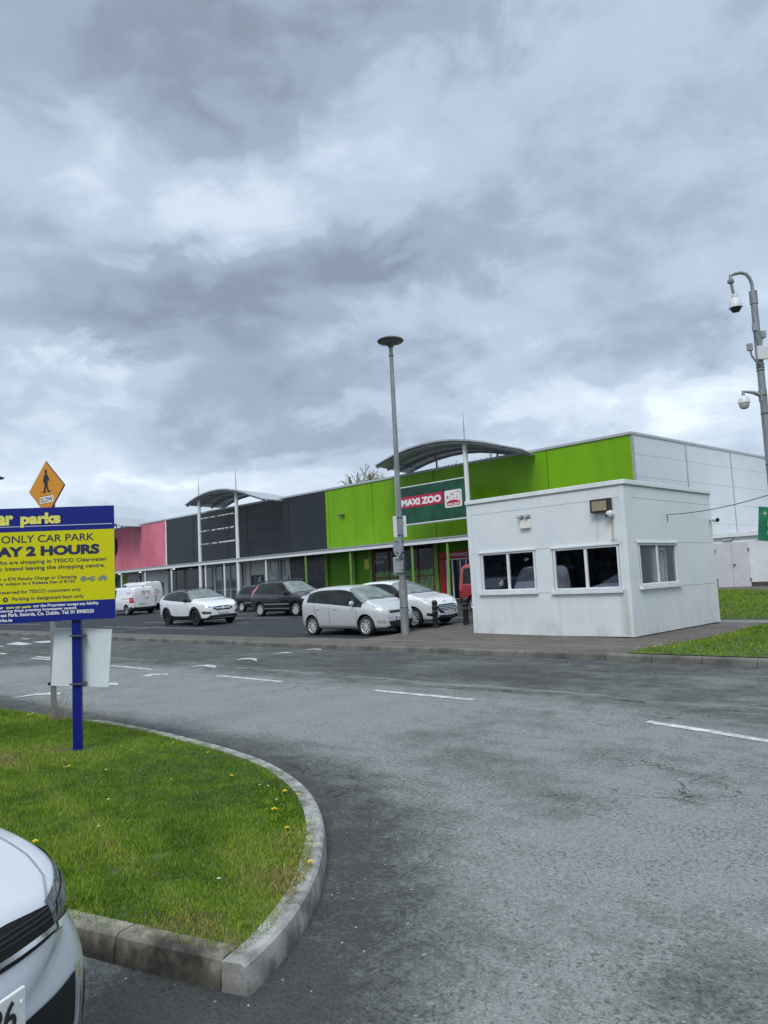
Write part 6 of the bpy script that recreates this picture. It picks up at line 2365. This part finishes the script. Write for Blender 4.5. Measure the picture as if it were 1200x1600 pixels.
for i, (x, y, lb, Lv, Hv) in enumerate(((-48.35, 23.9, 'white panel van seen from behind, the nearer of the two', 4.4, 1.85), (-53.7, 27.3, 'white panel van behind the nearer one, before the white shop wall', 4.75, 2.15))):
    S = van_spec(Lv, 1.84, Hv, M['paint_white'])
    c = Car('parked_van', lb, 'van', (x, y, zg(x, y - .1)), R(181), S, None, R(1.72))
    h = Lv / 2
    c.glasshouse(h - 2.1, h - 1.05, [], top_gap=.20, bot_gap=.05)
    c.windscreen(h - .75, h - 1.5, .84, .9)
    c.wheels(6, spw=.05, rim=M['sign_grey'])
    c.mirrors(h - 1.05, 1.1, M['black_plastic'])
    c.fpatch('tail_lamp', [(.78, .80), (.895, .80), (.895, 1.14), (.80, 1.16)], M['lamp_red'], (.8, -.55, 0), rear=True, off=.01)
    c.fpatch('tail_lamp_lens', [(.81, .93), (.88, .93), (.88, 1.02), (.81, 1.02)], M['lamp_pink'], (.8, -.55, 0), rear=True, off=.016)
    c.fpatch('bumper', [(-.88, .34), (.88, .34), (.88, .50), (-.88, .50)], M['black_plastic'], rear=True, both=False, off=.02)
    c.side('bumper_side', [(-h + .01, .32), (-h + .35, .32), (-h + .35, .50), (-h + .01, .58)], M['black_plastic'], .012)
    c.side('sill_cladding', [(-h + 1.3, .28), (h - 1.4, .28), (h - 1.4, .38), (-h + 1.3, .38)], M['black_plastic'], .01)
    c.side('slide_rail', [(-h + .25, 1.06), (-h + 1.4, 1.06), (-h + 1.4, 1.085), (-h + .25, 1.085)], M['liner'], .008)
    c.ribbon('door_gap', [(-h, .03, .55), (-h, .03, 1.2), (-h, .03, Hv - .16)], (1, 0, 0), .012, M['sign_grey'], .004)
    c.ribbon('door_gap', [(-h, -.80, .55), (-h, -.78, Hv - .2), (-h, 0, Hv - .12), (-h, .78, Hv - .2), (-h, .80, .55)], (1, 0, 0), .012, M['sign_grey'], .004)
    c.fpatch('door_handle', [(-.05, 1.03), (-.28, 1.03), (-.28, 1.07), (-.05, 1.07)], M['black_plastic'], rear=True, both=False, off=.02)
    c.plate(.72, False, y=.12)
    MB().box(-h + .12, -h + .2, -.05, .05, Hv - .015, Hv + .03).build('roof_lamp', M['lamp_red'], c.root)
    # painted name on the rear doors and the sides
    hh, _, _, _ = c.bvh.ray_cast(Vector((-6, 0, 1.4)), Vector((1, 0, 0)))
    rx = hh.x - .012
    for (words, x0, x1, z0, z1, mt_) in (("Love", .02, -.40, 1.42, 1.58, 'white_logo_grey'), ("build", .02, -.46, 1.22, 1.40, 'logo_red')):
        if mt_ not in M:
            M[mt_] = mat(mt_.replace('_', ' '), (.30, .27, .30) if 'grey' in mt_ else (.62, .22, .26), .5)
        text([(words, -x0, -x1, z0, z1, .02)], M[mt_], lambda a, z: (rx, -a, z), c.root)
    hp = MB()
    hp.tube([(rx - .002, .16 + .15 * math.cos(a) + .0, 1.40 + .13 * math.sin(a)) for a in np.linspace(.9, 5.6, 14)], .014, 6)
    hp.tube([(rx - .002, .14, 1.50), (rx - .002, .08, 1.44), (rx - .002, .14, 1.38), (rx - .002, .06, 1.32)], .012, 6)
    hp.build('logo_mark', M['logo_red'], c.root)
    for sd in (1, -1):
        yv = [c.bvh.ray_cast(Vector((-h + 1.0, sd * 3, 1.42)), Vector((0, -sd, 0)))[0].y]
        ys = yv[0] + sd * .03
        text([("Love", -h + .62, -h + 1.02, 1.40, 1.54, .02)] if sd < 0 else [("Love", h - 1.02 - 2 * h + 1.9 - .0, h - .62 - 2 * h + 1.9, 1.40, 1.54, .02)], M['white_logo_grey'], (lambda a, z: (a, ys, z)) if sd < 0 else (lambda a, z: (-2 * h + 1.64 - a + .0, ys, z)), c.root)

van_root = c.root
# three vehicles added out of frame, only for the kiosk windows to mirror
for src, x, y, h_, lb in ((van_root, -21.0, .8, 75, 'added white panel van out of frame, for the left kiosk window to mirror'), (suv_root, -16.6, .2, 100, 'added white sport utility car out of frame, for the right kiosk window to mirror'),
                          (estate_root, -24.0, .5, 85, 'added dark estate car out of frame, for the left kiosk window to mirror faintly')):
    o = copy_tree(src)
    o.location = (x, y, 0)
    o.rotation_euler = (0, 0, R(h_))
    o['label'] = lb
    o['group'] = 'added unseen cars for the kiosk windows to mirror'

# --- white car in the bottom left corner
M['paint_pale'] = mat('pale car paint', (.56, .60, .64), .3, coat=1.0)
S = dict(L=4.26, W=1.80, H=1.45, wr=.57, rw=.315, xf=1.30, xr=-1.31, paint=M['paint_pale'], skirt=.03, tuck=(1.1, 1.9, .085),
         top=[(-2.13, .65), (-2.10, .95), (-2.0, 1.12), (-1.8, 1.30), (-1.5, 1.41), (-.9, 1.445), (-.3, 1.45), (.1, 1.41), (.45, 1.28), (.8, 1.09), (1.02, .985), (1.15, .95), (1.45, .905), (1.72, .855), (1.90, .805), (2.00, .765), (2.06, .725), (2.095, .62), (2.115, .50), (2.13, .38)],
         belt=[(-2.13, 1.0), (-1.4, 1.0), (0, .93), (1.0, .84), (1.4, .77), (1.7, .70), (1.9, .645), (2.13, .50)],
         plan=[(-2.13, .80), (-2.05, .9), (-1.8, .97), (-1.3, 1), (1.2, 1), (1.45, .985), (1.64, .965), (1.80, .925), (1.92, .862), (2.0, .775), (2.06, .64), (2.10, .46), (2.13, .22)],
         bot=[(-2.13, .36), (-1.9, .24), (-1.5, .18), (1.6, .18), (1.95, .18), (2.13, .21)])
GX, GY, GH = -4.155, -.395, 27.5
c = Car('parked_car', 'white hatchback front corner with headlight and black grille, close at lower left', 'car', (GX, GY, 0), R(GH), S)
c.glasshouse(-1.6, .86, [(-1.1, .06), (-.25, .06), (.55, .04)], top_gap=.10)
c.windscreen(1.0, .15, .86, .93)
c.windscreen(-2.0, -1.6, .72, .8, rear=True)
c.wheels(5, twin=True, spw=.05)
c.mirrors(.62, .95, M['paint_white'])
c.handles((-.85, .05), .84)
c.doors([[(-.28, .94), (-.30, .3)], [(.80, .88), (.88, .6), (.82, .3)]])
HD = (-.72, -.62, -.30)
c.fpatch('headlight', [(.462, .628), (.462, .728), (.56, .752), (.66, .782), (.74, .808), (.80, .828), (.835, .822), (.862, .775), (.862, .715), (.82, .665), (.73, .628), (.60, .615)], M['lamp_dark'], HD, step=.02, off=.004)
c.fpatch('headlight_light_bar', [(.487, .658), (.58, .660), (.68, .674), (.755, .708), (.80, .75), (.812, .80), (.830, .80), (.828, .74), (.785, .685), (.69, .648), (.58, .636), (.487, .636)], M['white_ink'], HD, step=.015, off=.009)
c.fpatch('headlight_reflector', [(.50, .675), (.59, .685), (.66, .71), (.71, .75), (.70, .775), (.62, .745), (.51, .71)], M['lamp_core'], HD, step=.02, off=.007)
c.fpatch('grille', [(-.468, .634), (-.3, .624), (.3, .624), (.468, .634), (.470, .716), (.3, .727), (-.3, .727), (-.470, .716)], M['liner'], both=False, step=.03)
c.fpatch('grille_strip', [(-.468, .646), (-.3, .638), (.3, .638), (.468, .646), (.468, .660), (.3, .652), (-.3, .652), (-.468, .660)], M['chrome'], both=False, off=.012, step=.03)
for z in (.676, .690, .703):
    c.fpatch('grille_bar', [(-.46, z + .004), (-.3, z), (.3, z), (.46, z + .004), (.46, z + .009), (.3, z + .005), (-.3, z + .005), (-.46, z + .009)], M['black_plastic'], both=False, off=.010, step=.04)
c.fpatch('lower_intake', [(-.52, .25), (-.3, .235), (.3, .235), (.52, .25), (.56, .33), (.578, .465), (.45, .458), (-.45, .458), (-.578, .465), (-.56, .33)], M['liner'], both=False, step=.03, off=.005)
c.fpatch('intake_strip', [(.50, .236), (.552, .258), (.580, .335), (.596, .480), (.580, .480), (.564, .338), (.538, .270), (.50, .252)], M['chrome'], (-.8, -.55, 0), off=.012, step=.02)
c.fpatch('fog_recess', [(.61, .24), (.68, .26), (.70, .35), (.66, .43), (.635, .40), (.625, .32)], M['black_gloss'], (-.6, -.8, 0), step=.02)
c.fpatch('bumper_lip', [(.62, .195), (.74, .21), (.775, .27), (.78, .40), (.755, .40), (.75, .28), (.72, .245), (.62, .225)], M['paint_white'], (-.6, -.8, 0), step=.02, off=.016)
for sd in (1, -1):
    c.ribbon('bonnet_line', [(2.045, sd * .475, .9), (1.97, sd * .545, .9), (1.85, sd * .60, .9), (1.65, sd * .645, .9), (1.35, sd * .675, .9), (1.1, sd * .69, 1)], (0, 0, -1), .007, M['sign_grey'], .003, step=.015)  # grey ribbon paints the shading of the bonnet crease along the shut line
po, pxf = c.plate(.525, marks=False, ex=.022, y=.01)
text([("86", .135, .232, .486, .568, .02)], M['ink'], lambda a, z: (pxf + .002, a, z), po)
MB().lathe([(0, 0), (.006, 0), (.005, .003), (0, .004)], Matrix.Translation((pxf, .250, .548)) @ Matrix.Rotation(R(90), 4, 'Y'), 10).build('plate_screw', M['white_ink'], po)
c.plate(.75, False)


# ------------------------------------------------------------------ trees behind the shops
def tree(name, label, base, H, spread, seed, leaf_n, lsize, crown_from=.35):
    r_ = random.Random(seed)
    root = tag(empty(name, base), label, 'tree', 'trees behind the shops')
    tb = MB()
    tips = []

    def grow(p, d, l, r, lev):
        n = 3
        pts, rad = [p], [r]
        q, dd = p.copy(), d.copy()
        for i in range(n):
            dd = (dd + Vector((r_.gauss(0, .11), r_.gauss(0, .11), .06 if lev else 0))).normalized()
            q = q + dd * l / n
            pts.append(q.copy())
            rad.append(r * (1 - .38 * (i + 1) / n))
        tb.tube(pts, [max(q_, .035) for q_ in rad], 7 if lev < 2 else 4, False)
        if lev >= 5:
            tips.append((q, dd))
            return
        if lev >= 3:
            tips.append((pts[2], dd))
        k = 3 if lev < 2 else r_.choice((2, 3))
        for i in range(k):
            a = r_.uniform(0, 6.283)
            t_ = r_.uniform(.35, .75) if lev else r_.uniform(.3, .7)
            side = Vector((math.cos(a), math.sin(a), 0))
            nd = (dd * (1 - t_ * .40) + side * t_ * spread + Vector((0, 0, .16 if lev > 1 else 0))).normalized()
            grow(q if i else pts[-1], nd, l * r_.uniform(.62, .82), rad[-1] * .72, lev + 1)

    grow(Vector((0, 0, 0)), Vector((0, 0, 1)), H * .27, H * .017, 0)
    tb.build('trunk', M['bark'], root, smooth=True)
    # young leaves in small bunches along the twigs
    rg = np.random.default_rng(seed)
    V, F = [], []
    for (p, d) in tips:
        for _ in range(leaf_n):
            c_ = p + Vector(rg.normal(0, .16, 3)) + d * rg.uniform(-.5, .25)
            a = Vector(rg.normal(0, 1, 3)).normalized()
            b = a.cross(Vector(rg.normal(0, 1, 3))).normalized()
            s_ = lsize * rg.uniform(.6, 1.3)
            k = len(V)
            V += [tuple(c_ - a * s_ * .5), tuple(c_ + b * s_ * .28), tuple(c_ + a * s_ * .5), tuple(c_ - b * s_ * .28)]
            F.append((k, k + 1, k + 2, k + 3))
    me = bpy.data.meshes.new('crown')
    me.from_pydata(V, [], F)
    me.materials.append(M['bud'])
    o = bpy.data.objects.new('crown', me)
    COL.objects.link(o)
    o.parent = root
    return root


t1 = ray_at(520, 745, 83)
tree('young_leafed_tree', 'thinly leafed tree rising over the green shop left of the lamp post', (t1[0], t1[1], .4), t1[2] * 1.24, .85, 4, 7, .20)
t2 = ray_at(700, 705, 85)
tree('young_leafed_tree', 'thinly leafed tree seen under the curved roof of the green shop', (t2[0], t2[1], .4), t2[2] * 1.10, 1.0, 9, 7, .20)
t3 = ray_at(672, 715, 92)
tree('young_leafed_tree', 'sparser tree beside the one under the curved roof', (t3[0], t3[1], .4), t3[2] * 1.10, .9, 21, 6, .20)

# ------------------------------------------------------------------ tree belt added out of view behind the viewer, for glass and paint to mirror
rg = np.random.default_rng(5)
n = 42000
a_ = R(HEAD) + np.radians(rg.uniform(62, 298, n))        # bearings outside the picture
rad = rg.uniform(62, 70, n)
ht = 5.5 + 2.6 * np.sin(a_ * 9) + 1.8 * np.sin(a_ * 23 + 1)
zz = rg.random(n) ** .8 * ht
ctr = np.stack([-np.sin(a_) * rad, np.cos(a_) * rad, zz], 1)
u_, v_ = rg.normal(0, 1, (n, 3)), rg.normal(0, 1, (n, 3))
u_ /= np.linalg.norm(u_, axis=1)[:, None]
v_ /= np.linalg.norm(v_, axis=1)[:, None]
sz = rg.uniform(.5, 1.05, n)[:, None]
co = np.stack([ctr - u_ * sz, ctr + v_ * sz * .7, ctr + u_ * sz, ctr - v_ * sz * .7], 1).reshape(-1, 3)
wd_ = grid_obj('added_woodland', co, np.arange(4 * n).reshape(-1, 4), M['leaf_far'], smooth=False)
tag(wd_, 'added belt of dark trees out of view, for glass and paint to mirror', 'added_woodland', None, 'stuff')
